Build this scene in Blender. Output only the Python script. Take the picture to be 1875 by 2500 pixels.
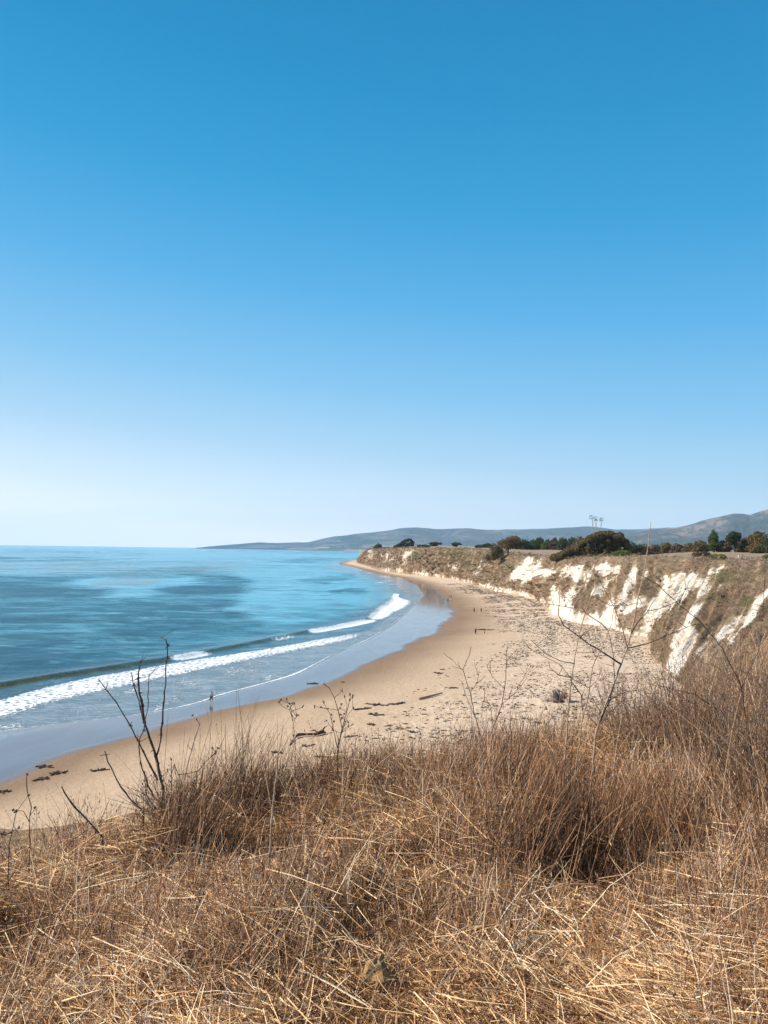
import bpy, math, random
import numpy as np
from mathutils import Vector, Matrix
from mathutils.bvhtree import BVHTree
R = math.radians
rng = np.random.default_rng(7); random.seed(7)
sc = bpy.context.scene
for o in list(bpy.data.objects): bpy.data.objects.remove(o)
COL = sc.collection

# ------------------------------------------------------------------ camera
CAMZ = 23.5; F = 1880.0; PITCH = R(2.78); ROLL = R(0.80)
fwd = Vector((0, math.cos(PITCH), math.sin(PITCH)))
up0 = Vector((0, -math.sin(PITCH), math.cos(PITCH))); r0 = Vector((1, 0, 0))
rgt = (r0*math.cos(ROLL) + up0*math.sin(ROLL)); upv = (up0*math.cos(ROLL) - r0*math.sin(ROLL))
cam = bpy.data.cameras.new('camera'); co = bpy.data.objects.new('camera', cam); COL.objects.link(co)
M = Matrix((rgt, upv, -fwd)).transposed().to_4x4(); M.translation = (0, 0, CAMZ); co.matrix_world = M
cam.sensor_fit = 'VERTICAL'; cam.sensor_height = 24.0; cam.lens = 24.0*F/2500.0
cam.clip_start = 0.1; cam.clip_end = 120000
sc.camera = co
# ------------------------------------------------------------------ light
SUN_EL, SUN_AZ = 42.0, -93.0          # azimuth clockwise from +Y (the view), the sun stands to the left
w = bpy.data.worlds.new('World'); sc.world = w; w.use_nodes = True
nt = w.node_tree; bg = nt.nodes['Background']
sky = nt.nodes.new('ShaderNodeTexSky'); sky.sky_type = 'NISHITA'; sky.sun_disc = False
sky.sun_elevation = R(SUN_EL); sky.sun_rotation = R(SUN_AZ); sky.altitude = 0
sky.air_density = 1.0; sky.dust_density = 0.6; sky.ozone_density = 2.0
tc = nt.nodes.new('ShaderNodeTexCoord'); sx_ = nt.nodes.new('ShaderNodeSeparateXYZ'); nt.links.new(tc.outputs['Generated'], sx_.inputs[0])
ad = nt.nodes.new('ShaderNodeMath'); ad.operation = 'MULTIPLY_ADD'; ad.inputs[1].default_value = .09; nt.links.new(sx_.outputs[0], ad.inputs[0]); nt.links.new(sx_.outputs[2], ad.inputs[2])
rp = nt.nodes.new('ShaderNodeValToRGB'); nt.links.new(ad.outputs[0], rp.inputs[0]); rp.color_ramp.interpolation = 'LINEAR'
def lin(c): return tuple(((v/255+.055)/1.055)**2.4 if v > 10 else v/3294 for v in c)+(1,)
SKY = [(0.0, (232,240,251)), (.05, (214,232,250)), (.12, (176,217,247)), (.20, (132,198,242)), (.31, (84,176,233)), (.42, (44,158,217)), (.52, (22,144,203)), (.62, (14,131,190)), (1.0, (20,95,160))]
while len(rp.color_ramp.elements) < len(SKY): rp.color_ramp.elements.new(.5)
for e, (p_, c_) in zip(rp.color_ramp.elements, SKY): e.position = p_; e.color = tuple(v*g_ for v, g_ in zip(lin(c_), (1.40, 1.28, 1.22, 1) if p_ == 0 else (1.12, 1.11, 1.09, 1) if p_ < .06 else (1, 1, 1, 1)))
sca = nt.nodes.new('ShaderNodeVectorMath'); sca.operation = 'SCALE'; nt.links.new(rp.outputs[0], sca.inputs[0]); sca.inputs['Scale'].default_value = 4.85
mx = nt.nodes.new('ShaderNodeMixRGB'); mx.inputs[0].default_value = .992; nt.links.new(sky.outputs[0], mx.inputs[1]); nt.links.new(sca.outputs[0], mx.inputs[2])
nt.links.new(mx.outputs[0], bg.inputs[0]); bg.inputs[1].default_value = 0.15
sl = bpy.data.lights.new('sun', 'SUN'); sl.energy = 5.0; sl.angle = R(0.5); sl.color = (1, .91, .77)
so = bpy.data.objects.new('sun', sl); COL.objects.link(so)
sd = Vector((math.sin(R(SUN_AZ))*math.cos(R(SUN_EL)), math.cos(R(SUN_AZ))*math.cos(R(SUN_EL)), math.sin(R(SUN_EL))))
so.rotation_euler = sd.to_track_quat('Z', 'Y').to_euler()
sc.view_settings.view_transform = 'Standard'; sc.view_settings.look = 'None'
sc.view_settings.exposure = 0.47; sc.view_settings.gamma = 1.0
try:
    sc.cycles.volume_bounces = 1; sc.cycles.max_bounces = 6; sc.cycles.transparent_max_bounces = 8
except Exception: pass

# ------------------------------------------------------------------ tracing: photo pixels to real points
def ray(sx, sy):
    return fwd + rgt*((sx-937.5)/F) + upv*((1250-sy)/F)
def onz(sx, sy, z=0.0):
    d = ray(sx, sy); k = (z-CAMZ)/d.z; return (d.x*k, d.y*k)
K = 1.1302
def G(dx, dy, z=0.0): return onz(dx*K, dy*K, z)
def atY(sx, sy, Y):
    d = ray(sx, sy); k = Y/d.y; return Vector((d.x*k, Y, CAMZ+d.z*k))
def projD(x, y, z):
    x = np.asarray(x, float); y = np.asarray(y, float); z = np.asarray(z, float)-CAMZ
    f = x*fwd.x+y*fwd.y+z*fwd.z; f = np.maximum(f, .01)
    u = (x*rgt.x+y*rgt.y+z*rgt.z)/f; v = (x*upv.x+y*upv.y+z*upv.z)/f
    return (937.5+u*F)/K, (1250-v*F)/K

# ------------------------------------------------------------------ numpy noise
def _h(ix, iy, s):
    n = (ix.astype(np.int64)*374761393 + iy.astype(np.int64)*668265263 + s*1274126177) & 0xffffffff
    n = ((n ^ (n >> 13))*1274126177) & 0xffffffff
    return ((n ^ (n >> 16)) & 0xffff)/65535.0
def vn(x, y, s=0):
    x = np.asarray(x, float); y = np.asarray(y, float)
    ix = np.floor(x); iy = np.floor(y); fx = x-ix; fy = y-iy
    fx = fx*fx*(3-2*fx); fy = fy*fy*(3-2*fy)
    a = _h(ix, iy, s); b = _h(ix+1, iy, s); c = _h(ix, iy+1, s); d = _h(ix+1, iy+1, s)
    return (a*(1-fx)+b*fx)*(1-fy)+(c*(1-fx)+d*fx)*fy
def fbm(x, y, s=0, o=4, g=.5):
    t = 0; a = 1; n = 0
    for i in range(o):
        t = t+a*vn(x*2**i+i*17.3, y*2**i-i*9.1, s+i); n += a; a *= g
    return t/n
def sstep(a, b, x): t = np.clip((x-a)/(b-a), 0, 1); return t*t*(3-2*t)
def inpoly(px, py, poly):
    c = np.zeros(np.shape(px), bool); n = len(poly)
    for i in range(n):
        x1, y1 = poly[i]; x2, y2 = poly[(i+1) % n]
        if y1 == y2: continue
        m = ((y1 > py) != (y2 > py)) & (px < (x2-x1)*(py-y1)/(y2-y1)+x1); c ^= m
    return c
def sdist(px, py, poly, ky=1.0):
    d = np.full(np.shape(px), 1e9); n = len(poly)
    for i in range(n):
        x1, y1 = poly[i]; x2, y2 = poly[(i+1) % n]; y1 *= ky; y2 *= ky
        ex, ey = x2-x1, y2-y1; L = ex*ex+ey*ey+1e-9
        t = np.clip(((px-x1)*ex+(py*ky-y1)*ey)/L, 0, 1)
        d = np.minimum(d, np.hypot(px-x1-t*ex, py*ky-y1-t*ey))
    return np.where(inpoly(px, py, poly), d, -d)

# ------------------------------------------------------------------ object helpers
def tag(o, label=None, cat=None, group=None, kind=None):
    if label: o['label'] = label
    if cat: o['category'] = cat
    if group: o['group'] = group
    if kind: o['kind'] = kind
    return o
def mesh_np(name, V, Fq, mat, attrs=None, smooth=True, parent=None, loc=None):
    V = np.asarray(V, np.float32).reshape(-1, 3); Fq = np.asarray(Fq, np.int32)
    if loc is not None: V = V-np.asarray(loc, np.float32)
    me = bpy.data.meshes.new(name); n = len(Fq); k = Fq.shape[1]
    me.vertices.add(len(V)); me.vertices.foreach_set('co', V.ravel())
    me.loops.add(n*k); me.loops.foreach_set('vertex_index', Fq.ravel())
    me.polygons.add(n); me.polygons.foreach_set('loop_start', np.arange(0, n*k, k, dtype=np.int32))
    me.polygons.foreach_set('loop_total', np.full(n, k, np.int32))
    me.update(calc_edges=True)
    me.polygons.foreach_set('use_smooth', np.full(n, smooth, bool))
    for kx, a in (attrs or {}).items():
        at = me.attributes.new(kx, 'FLOAT', 'POINT'); at.data.foreach_set('value', np.asarray(a, np.float32).ravel())
    if mat: me.materials.append(mat)
    o = bpy.data.objects.new(name, me); COL.objects.link(o)
    if loc is not None and parent is None: o.location = loc
    if parent: o.parent = parent
    return o
def gridfaces(n, m, off=0, flip=False):
    i = np.arange(n-1)[:, None]*m+np.arange(m-1)[None, :]
    f = np.stack([i, i+1, i+m+1, i+m], -1).reshape(-1, 4)+off
    return f[:, ::-1] if flip else f
def empty(name, loc, rz=0):
    o = bpy.data.objects.new(name, None); COL.objects.link(o); o.location = loc; o.rotation_euler = (0, 0, rz)
    o.empty_display_size = .2; return o
class MB:
    """collects tubes / leaves / lumps into one mesh"""
    def __init__(s): s.v = []; s.f = []; s.n = 0; s.t = []
    def tube(s, pts, rad, k=6, tint=.5, cap=True):
        pts = [Vector(p) for p in pts]; n = len(pts)
        if not hasattr(rad, '__len__'): rad = [rad]*n
        base = s.n; ref = Vector((.3, .9, .1))
        for i, p in enumerate(pts):
            d = (pts[min(i+1, n-1)]-pts[max(i-1, 0)])
            d = d.normalized() if d.length > 1e-9 else Vector((0, 0, 1))
            a = d.cross(ref)
            if a.length < .1: a = d.cross(Vector((1, 0, 0)))
            a.normalize(); b = d.cross(a)
            for j in range(k):
                an = 2*math.pi*j/k; s.v.append(p+a*(math.cos(an)*rad[i])+b*(math.sin(an)*rad[i])); s.t.append(tint)
        for i in range(n-1):
            for j in range(k):
                s.f.append((base+i*k+j, base+i*k+(j+1) % k, base+(i+1)*k+(j+1) % k, base+(i+1)*k+j))
        s.n += n*k
        if cap:
            for e in (0, n-1):
                s.v.append(pts[e]); s.t.append(tint); c = s.n; s.n += 1
                for j in range(0, k, 1):
                    a_, b_ = base+e*k+j, base+e*k+(j+1) % k
                    s.f.append((c, b_, a_) if e == 0 else (c, a_, b_))
    def lump(s, c, r, seed=0, rough=.25, nu=10, nv=7, tint=.5):
        c = Vector(c); base = s.n
        if not hasattr(r, '__len__'): r = (r, r, r)
        for i in range(nv+1):
            th = math.pi*i/nv
            for j in range(nu):
                ph = 2*math.pi*j/nu
                d = (math.sin(th)*math.cos(ph), math.sin(th)*math.sin(ph), math.cos(th))
                q = 1+rough*(float(fbm(np.array(d[0]*2+seed*3.1+5), np.array(d[1]*2+d[2]*1.7+seed), seed, 3))*2-1)*2
                s.v.append(c+Vector((d[0]*r[0]*q, d[1]*r[1]*q, d[2]*r[2]*q))); s.t.append(tint)
        for i in range(nv):
            for j in range(nu):
                s.f.append((base+i*nu+j, base+(i+1)*nu+j, base+(i+1)*nu+(j+1) % nu, base+i*nu+(j+1) % nu))
        s.n += (nv+1)*nu
    def box(s, c, h, rz=0, tint=.5):
        c = Vector(c); base = s.n; ca, sa = math.cos(rz), math.sin(rz)
        for z in (-1, 1):
            for x, y in ((-1, -1), (1, -1), (1, 1), (-1, 1)):
                s.v.append(c+Vector((x*h[0]*ca-y*h[1]*sa, x*h[0]*sa+y*h[1]*ca, z*h[2]))); s.t.append(tint)
        for q in ((3, 2, 1, 0), (4, 5, 6, 7), (0, 1, 5, 4), (1, 2, 6, 5), (2, 3, 7, 6), (3, 0, 4, 7)): s.f.append(tuple(base+i for i in q))
        s.n += 8
    def build(s, name, mat, parent=None, smooth=True, loc=None):
        me = bpy.data.meshes.new(name); off = Vector(loc) if loc is not None else Vector((0, 0, 0))
        me.from_pydata([tuple(v-off) for v in s.v], [], s.f); me.update()
        me.polygons.foreach_set('use_smooth', [smooth]*len(me.polygons))
        at = me.attributes.new('tint', 'FLOAT', 'POINT'); at.data.foreach_set('value', np.asarray(s.t, np.float32))
        me.materials.append(mat); o = bpy.data.objects.new(name, me); COL.objects.link(o)
        if parent: o.parent = parent
        elif loc is not None: o.location = loc
        return o

# ------------------------------------------------------------------ materials
class NT:
    def __init__(s, name):
        s.m = bpy.data.materials.new(name); s.m.use_nodes = True; s.t = s.m.node_tree
        s.b = s.t.nodes['Principled BSDF']; s.out = s.t.nodes['Material Output']
    def nd(s, typ, props=None, **ins):
        n = s.t.nodes.new('ShaderNode'+typ)
        for k, v in (props or {}).items(): setattr(n, k, v)
        for k, v in ins.items():
            k = int(k[1:]) if (k[0] == 'i' and k[1:].isdigit()) else k.replace('_', ' ')
            s.put(n.inputs[k], v)
        return n
    def put(s, sock, v):
        if isinstance(v, bpy.types.NodeSocket): s.t.links.new(v, sock)
        else: sock.default_value = v
    def math(s, op, a, b=0.0, c=0.0, clamp=False):
        n = s.nd('Math', dict(operation=op, use_clamp=clamp), i0=a, i1=b, i2=c); return n.outputs[0]
    def attr(s, name): return s.nd('Attribute', dict(attribute_name=name)).outputs['Fac']
    def pos(s): return s.nd('NewGeometry').outputs['Position']
    def obj(s): return s.nd('TexCoord').outputs['Object']
    def noise(s, vec, scale, detail=4, rough=.55, dist=0, sc=None):
        if sc is not None: vec = s.nd('Mapping', None, Vector=vec, Scale=sc).outputs[0]
        return s.nd('TexNoise', None, Vector=vec, Scale=scale, Detail=detail, Roughness=rough, Distortion=dist).outputs['Fac']
    def mix(s, f, a, b, mode='MIX'):
        n = s.nd('MixRGB', dict(blend_type=mode), Fac=f, Color1=c4(a), Color2=c4(b)); return n.outputs[0]
    def ramp(s, f, stops, interp='LINEAR'):
        n = s.nd('ValToRGB', None, Fac=f); cr = n.color_ramp; cr.interpolation = interp
        while len(cr.elements) < len(stops): cr.elements.new(.5)
        for e, (p, c) in zip(cr.elements, stops): e.position = p; e.color = c4(c)
        return n.outputs[0]
    def rng(s, f, a, b, c=0.0, d=1.0, smooth=False):
        n = s.nd('MapRange', dict(interpolation_type='SMOOTHSTEP' if smooth else 'LINEAR'), i0=f, i1=a, i2=b, i3=c, i4=d); return n.outputs[0]
    def bump(s, h, strength=.5, dist=.1):
        n = s.nd('Bump', None, Height=h, Strength=strength, Distance=dist); return n.outputs[0]
    def fin(s, col=None, rough=None, nrm=None, spec=None):
        if col is not None: s.put(s.b.inputs['Base Color'], c4(col))
        if rough is not None: s.put(s.b.inputs['Roughness'], rough)
        if nrm is not None: s.put(s.b.inputs['Normal'], nrm)
        if spec is not None: s.put(s.b.inputs['Specular IOR Level'], spec)
        return s.m
def c4(c): return c if isinstance(c, bpy.types.NodeSocket) else ((*c, 1.0) if len(c) == 3 else c)
def simple(name, col, rough=.8, var=.25, scale=8, spec=.3):
    n = NT(name); f = n.noise(n.obj(), scale, 5)
    c2 = tuple(min(1, c*(1+var)) for c in col); c1 = tuple(c*(1-var) for c in col)
    return n.fin(n.ramp(f, [(.3, c1), (.7, c2)]), rough, n.bump(f, .4, .02), spec)

# ================================================================== BEACH CURVES (x as a function of y)
def curve(pts, z, extra_near=(), extra_far=()):
    P = [G(a, b, z) for a, b in pts]+list(extra_near)+list(extra_far); P.sort(key=lambda p: p[1])
    ys = np.array([p[1] for p in P]); xs = np.array([p[0] for p in P])
    L = np.linspace(math.log(15), math.log(1700), 900)
    X = np.interp(np.exp(L), ys, xs)
    k = np.ones(13)/13; X = np.convolve(np.pad(X, 6, 'edge'), k, 'valid')
    return lambda y: np.interp(np.log(np.maximum(y, 1)), L, X)
f_wet = curve([(0,1700),(100,1643),(250,1603),(350,1566),(450,1533),(600,1503),(700,1471),(780,1441),(870,1402),(935,1364),(968,1335),(976,1312),(962,1290),(932,1267),(882,1251),(830,1240),(765,1225),(730,1217)], .5, [(-62, 30), (-70, 15)], [(-72, 1700)])
f_sw = curve([(0,1578),(100,1567),(202,1556),(307,1544),(432,1520),(480,1500),(566,1479),(643,1457),(689,1433),(735,1408),(796,1383),(850,1350),(893,1310),(915,1285),(900,1264),(860,1249),(820,1241),(760,1225.5),(728,1217.5)], 0, [(-86, 30), (-100, 15)], [(-74, 1700)])
f_fl = curve([(0,1560),(96,1524),(192,1503),(250,1491),(365,1467),(480,1440),(576,1421),(672,1401),(739,1387),(796,1374),(845,1345),(892,1300),(893,1280),(880,1262),(840,1249),(800,1240),(750,1226)], 0, [(-90, 30), (-104, 15)], [(-84, 1700)])
f_fu = curve([(0,1510),(96,1484),(202,1462),(336,1438),(432,1423),(528,1409),(624,1392),(672,1383),(796,1362),(822,1335),(862,1300),(868,1280),(850,1262),(820,1250),(785,1240),(740,1226)], 0, [(-98, 30), (-112, 15)], [(-92, 1700)])
f_cr = curve([(0,1483),(96,1466),(192,1453),(269,1440),(365,1426),(432,1413),(504,1399),(576,1384),(662,1366),(720,1357),(787,1340),(812,1322),(845,1296),(852,1280),(835,1262),(805,1250),(770,1240),(725,1226)], 0, [(-105, 30), (-120, 15)], [(-100, 1700)])
BASE_D = [(769,1215),(823,1232),(894,1241),(967,1249),(1025,1261),(1068,1277),(1111,1284),(1163,1296),(1181,1302),(1188,1328),(1242,1349),(1314,1360),(1361,1378),(1398,1381),(1409,1436),(1436,1461)]
TOP_D = [(792,1187,1200),(835,1184,900),(900,1184,700),(990,1185,620),(1055,1190,520),(1121,1201,430),(1150,1201,400),(1200,1206,350),(1232,1209,320),(1257,1203,300),(1320,1203,270),(1380,1204,250),(1436,1205,238),(1500,1208,225),(1531,1212,205),(1600,1211,190)]
Bp = [(60, 2300), (-30, 1400)]+[G(a, b, 1.6) for a, b in BASE_D]+[(44,112),(40,95),(34,80),(28,68),(22,58),(14,50),(2,44),(-20,38),(-60,34),(-120,30)]
Tp = [Vector((110, 2300, 22)), Vector((-2, 1420, 24))]+[atY(a*K, b*K, Y) for a, b, Y in TOP_D]+[Vector(p) for p in [(92,165,21.8),(88,140,21.5),(76,112,21.2),(62,88,21),(48,64,20.8),(36,42,20.5),(22,20,20.3),(-12,6,20),(-50,2,20),(-120,-2,20)]]
def f_base(y):
    P = sorted([(b, a) for a, b in Bp[:26]]); ys = [p[0] for p in P]; xs = [p[1] for p in P]
    return np.interp(y, ys, xs)
def sand_z(x, y):
    sw = f_sw(y); we = f_wet(y); d = x-sw
    z = np.where(d < 0, d*.05, np.minimum(d*.018, .35+0*d)+np.maximum(x-we, 0)*.04)
    z = np.minimum(z, 2.3+0*z)
    return z+.05*(fbm(x*.09, y*.09, 31, 3)-.5)*sstep(0, 6, x-we)+.07*(fbm(x*.8, y*.8, 33, 3)-.5)*sstep(6, 14, x-we)

# ================================================================== SAND
def mat_sand():
    n = NT('sand'); p = n.pos(); wet = n.attr('wet'); damp = n.attr('damp'); film = n.attr('film')
    n1 = n.noise(p, .12, 5, .6, 0, (1, .35, 1)); n2 = n.noise(p, 1.6, 5, .65)
    damp2 = n.math('ADD', damp, n.rng(n1, .3, .7, -.22, .22), clamp=True)
    dry = n.ramp(n.math('ADD', n.math('MULTIPLY', n1, .6), n.math('MULTIPLY', n2, .4)), [(.3, (.40, .27, .165)), (.5, (.50, .345, .22)), (.72, (.60, .44, .305))])
    upn = n.math('ADD', n.attr('up'), n.math('MULTIPLY', n.math('SUBTRACT', n.noise(p, .35, 6, .7, .5), .5), .8))
    dry = n.mix(n.rng(upn, .35, .6, 0, .8), dry, n.ramp(n.noise(p, .8, 6, .75, .4, (1, .5, 1)), [(.36, (.36, .25, .16)), (.46, (.58, .435, .31)), (.65, (.70, .54, .40))]))
    dampc = n.ramp(n1, [(.3, (.185, .108, .055)), (.7, (.25, .15, .082))])
    c = n.mix(damp2, dry, dampc)
    c = n.mix(wet, c, (.15, .115, .105))
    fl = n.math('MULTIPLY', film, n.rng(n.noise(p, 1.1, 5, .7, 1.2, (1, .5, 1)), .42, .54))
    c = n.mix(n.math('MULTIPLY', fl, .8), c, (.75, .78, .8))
    r = n.rng(wet, 0, 1, .92, .10)
    r = n.math('ADD', r, n.math('MULTIPLY', fl, .4))
    foot = n.nd('TexVoronoi', dict(feature='SMOOTH_F1'), Vector=p, Scale=1.3, Smoothness=.6).outputs['Distance']
    h = n.math('MULTIPLY', n.math('ADD', n.math('MULTIPLY', foot, n.rng(upn, .1, .6, .1, 1.0)), n2), n.math('SUBTRACT', 1.0, wet))
    n.put(n.b.inputs['Coat Weight'], n.math('MULTIPLY', wet, n.rng(n.noise(p, .25, 5, .6, .8, (1, .35, 1)), .35, .65, .14, .42))); n.put(n.b.inputs['Coat Roughness'], .04); n.put(n.b.inputs['Coat IOR'], 1.4)
    return n.fin(c, r, n.bump(h, .8, .2), .5)
ys = np.exp(np.linspace(math.log(20), math.log(1600), 620))
Y2 = np.repeat(ys[:, None], 170, 1)
u = np.linspace(0, 1, 170)[None, :]
xl = f_sw(ys)[:, None]-25-ys[:, None]*.02; xr = f_base(ys)[:, None]+10
X2 = xl+(xr-xl)*u; Z2 = sand_z(X2, Y2)
we = f_wet(ys)[:, None]+(fbm(ys*.06, ys*0, 5, 5, .6)[:, None]-.5)*6
wid = np.interp(ys, [60, 130, 250, 500], [11, 19, 26, 16])[:, None]
wetA = 1-sstep(-1.2, 1.6, X2-we)
dampA = 1-sstep(0, 1, (X2-we)/wid)
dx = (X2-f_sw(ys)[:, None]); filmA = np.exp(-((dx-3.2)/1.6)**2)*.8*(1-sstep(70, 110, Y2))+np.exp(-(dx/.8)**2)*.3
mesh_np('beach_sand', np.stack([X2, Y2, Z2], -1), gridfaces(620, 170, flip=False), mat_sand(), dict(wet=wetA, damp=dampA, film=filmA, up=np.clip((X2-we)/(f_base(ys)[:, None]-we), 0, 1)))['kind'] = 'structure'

# ================================================================== SEA
def mat_sea():
    n = NT('sea_water'); p = n.pos()
    slick = n.attr('slick'); foam = n.attr('foam'); sh = n.attr('shallow'); kelp = n.attr('kelp'); face = n.attr('face'); ln = n.attr('line')
    big = n.noise(p, .012, 5, .6, .6, (.45, 1.6, 1))
    mid = n.noise(p, .16, 5, .6, .4, (.5, 1.3, 1))
    ws2_ = n.noise(p, .05, 7, .72, .6, (.8, 1.2, 1))
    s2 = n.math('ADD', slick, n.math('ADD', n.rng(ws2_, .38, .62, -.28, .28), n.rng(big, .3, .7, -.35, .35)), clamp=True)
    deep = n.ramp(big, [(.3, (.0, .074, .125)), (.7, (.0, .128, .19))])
    c = n.mix(s2, deep, (.06, .37, .51))  # slick water's paler sky reflection is put into the base colour
    wsn = n.noise(p, .03, 7, .72, .8, (.8, 1.1, 1)); ws2 = n.noise(p, .13, 6, .72, .5, (.7, 1.3, 1)); wv = n.math('ADD', n.math('MULTIPLY', wsn, .5), n.math('MULTIPLY', ws2, .5))
    c = n.mix(n.rng(wv, .52, .62, 0, .65), c, (.20, .48, .60)); c = n.mix(n.rng(wv, .49, .38, 0, .6), c, (.0, .05, .095))  # brighter and darker reflection streaks painted into the water colour
    kn = n.noise(p, .035, 6, .75, 1.0, (.35, 1.5, 1))
    c = n.mix(n.math('MULTIPLY', kelp, n.rng(kn, .47, .60)), c, (.10, .135, .12))
    c = n.mix(sh, c, n.ramp(n.math('ADD', n.math('MULTIPLY', n.noise(p, .9, 6, .7, .5, (.55, 2.2, 1)), .65), n.math('MULTIPLY', n.noise(p, .18, 4, .6, 0, (.6, 1.4, 1)), .35)), [(.38, (.085, .15, .20)), (.5, (.17, .23, .27)), (.62, (.34, .39, .42))]))
    c = n.mix(face, c, (.085, .095, .032))
    # foam: lacy threshold pattern
    f1 = n.noise(p, .62, 6, .72, 1.6, (1, 1.7, 1)); f2 = n.noise(p, 2.6, 4, .7, .8)
    vo = n.nd('TexVoronoi', dict(feature='DISTANCE_TO_EDGE'), Vector=n.nd('VectorMath', dict(operation='ADD'), i0=p, i1=n.nd('TexNoise', None, Vector=p, Scale=.9, Detail=3).outputs['Color']).outputs[0], Scale=.9, Randomness=1).outputs['Distance']
    lace = n.rng(vo, 0, .22, 1, 0)
    pat = n.math('ADD', n.math('MULTIPLY', f1, .62), n.math('ADD', n.math('MULTIPLY', f2, .2), n.math('MULTIPLY', lace, .22)))
    th = n.math('SUBTRACT', n.math('ADD', pat, n.math('MULTIPLY', foam, .57)), .955)
    fm = n.rng(th, -.05, .09, smooth=True)
    fm = n.math('MAXIMUM', fm, n.rng(n.math('ADD', ln, n.rng(f1, .3, .7, -.35, .2)), .35, .7))
    c = n.mix(fm, c, (.86, .88, .90))
    rough = n.math('ADD', n.rng(s2, 0, 1, .30, .16), n.math('MULTIPLY', fm, .6), clamp=True)
    rough = n.math('SUBTRACT', rough, n.math('MULTIPLY', sh, .10), clamp=True)
    w1 = n.noise(p, .55, 6, .68, .5, (.5, 1.5, 1)); w2 = n.noise(p, .09, 4, .6, .3, (.35, 1.4, 1)); w3 = n.noise(p, 2.2, 4, .6, .3)
    h = n.math('ADD', n.math('MULTIPLY', w1, 1.0), n.math('ADD', n.math('MULTIPLY', w2, 2.6), n.math('MULTIPLY', w3, .25)))
    h = n.math('MULTIPLY', h, n.rng(s2, 0, 1, 1.0, .62)); h = n.math('MULTIPLY', h, n.rng(sh, 0, 1, 1, .4))
    h = n.math('ADD', h, n.math('MULTIPLY', fm, .35))
    n.put(n.b.inputs['IOR'], 1.33)
    return n.fin(c, rough, n.bump(h, 1.0, .75), .15)
SEA = mat_sea()
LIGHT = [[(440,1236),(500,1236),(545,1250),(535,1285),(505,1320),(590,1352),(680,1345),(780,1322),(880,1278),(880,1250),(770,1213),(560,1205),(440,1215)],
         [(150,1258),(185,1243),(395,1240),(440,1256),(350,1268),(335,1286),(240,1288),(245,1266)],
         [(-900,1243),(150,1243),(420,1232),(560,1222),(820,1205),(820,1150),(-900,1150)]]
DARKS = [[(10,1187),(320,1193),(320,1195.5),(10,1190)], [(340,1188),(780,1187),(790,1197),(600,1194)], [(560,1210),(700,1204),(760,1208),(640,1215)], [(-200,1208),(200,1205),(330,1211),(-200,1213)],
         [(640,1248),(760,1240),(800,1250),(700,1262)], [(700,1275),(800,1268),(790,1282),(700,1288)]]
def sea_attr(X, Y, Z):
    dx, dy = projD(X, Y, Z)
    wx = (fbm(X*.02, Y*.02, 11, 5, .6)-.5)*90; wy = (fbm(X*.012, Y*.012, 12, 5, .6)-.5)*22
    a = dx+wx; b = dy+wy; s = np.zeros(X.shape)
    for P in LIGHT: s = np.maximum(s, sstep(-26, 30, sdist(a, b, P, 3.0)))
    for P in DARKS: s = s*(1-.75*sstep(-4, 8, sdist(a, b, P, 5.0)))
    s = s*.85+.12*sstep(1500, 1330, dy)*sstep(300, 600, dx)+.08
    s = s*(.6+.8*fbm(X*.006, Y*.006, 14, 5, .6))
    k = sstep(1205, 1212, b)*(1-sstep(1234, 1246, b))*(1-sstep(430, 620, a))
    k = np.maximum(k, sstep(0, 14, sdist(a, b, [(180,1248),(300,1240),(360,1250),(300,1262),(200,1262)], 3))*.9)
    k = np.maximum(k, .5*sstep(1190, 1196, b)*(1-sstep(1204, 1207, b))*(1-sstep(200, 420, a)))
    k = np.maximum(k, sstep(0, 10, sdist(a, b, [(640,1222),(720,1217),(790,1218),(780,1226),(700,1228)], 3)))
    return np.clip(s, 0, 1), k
n1 = 480; ys = np.exp(np.linspace(math.log(22), math.log(1500), n1))
ds = np.concatenate([np.arange(-1.5, 70, .33), np.arange(70, 900, 4.2), np.geomspace(905, 17500, 50)])
m1 = len(ds); Yg = np.repeat(ys[:, None], m1, 1)
stretch = np.interp(ys, [22, 250, 700, 1500], [1, 1.0, 1.6, 2.2])[:, None]
X = f_sw(ys)[:, None]-ds[None, :]*np.where(ds[None, :] < 70, stretch, 1)-np.where(ds[None, :] >= 70, 70*(stretch-1), 0)
wob = (fbm(ys*.045, ys*0+3, 6, 4)-.5)[:, None]*3.0; wobl = (fbm(ys*.02, ys*0+8, 9, 3)-.5)[:, None]*4
cr = f_cr(ys)[:, None]+wob*.4; fu = f_fu(ys)[:, None]+wob*.8; fl = f_fl(ys)[:, None]+wob; sw = f_sw(ys)[:, None]
dc = X-cr                                   # positive towards the shore
hgt = np.interp(ys, [22, 60, 120, 200, 300, 450, 700, 1500], [.9, .95, .85, .7, .6, .35, .3, .2])[:, None]*(.75+.5*fbm(ys*.03, ys*0, 21)[:, None])
Z = hgt*np.where(dc < 0, np.exp(-(dc/4.0)**2), np.exp(-(dc/1.25)**2))
for off, amp, wd in ((26, .28, 5), (48, .22, 6), (75, .2, 8), (110, .18, 9)):
    o2 = off+(fbm(ys*.012, ys*0+off, 41)[:, None]-.5)*16; Z = Z+amp*np.exp(-((dc+o2)/wd)**2)*(.3+1.2*fbm(Yg*.02, Yg*0+off, 44))
Z = Z+.10*(fbm(X*.25, Yg*.12, 61, 4)-.5)*sstep(0, 6, sw-X)+.28*(fbm(X*.9, Yg*.6, 62, 4)-.4)*sstep(-.6, .6, X-fu)*(1-sstep(-1.5, 1.5, X-fl))*sstep(40, 60, Yg)
s, k = sea_attr(X, Yg, Z*0)
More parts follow.
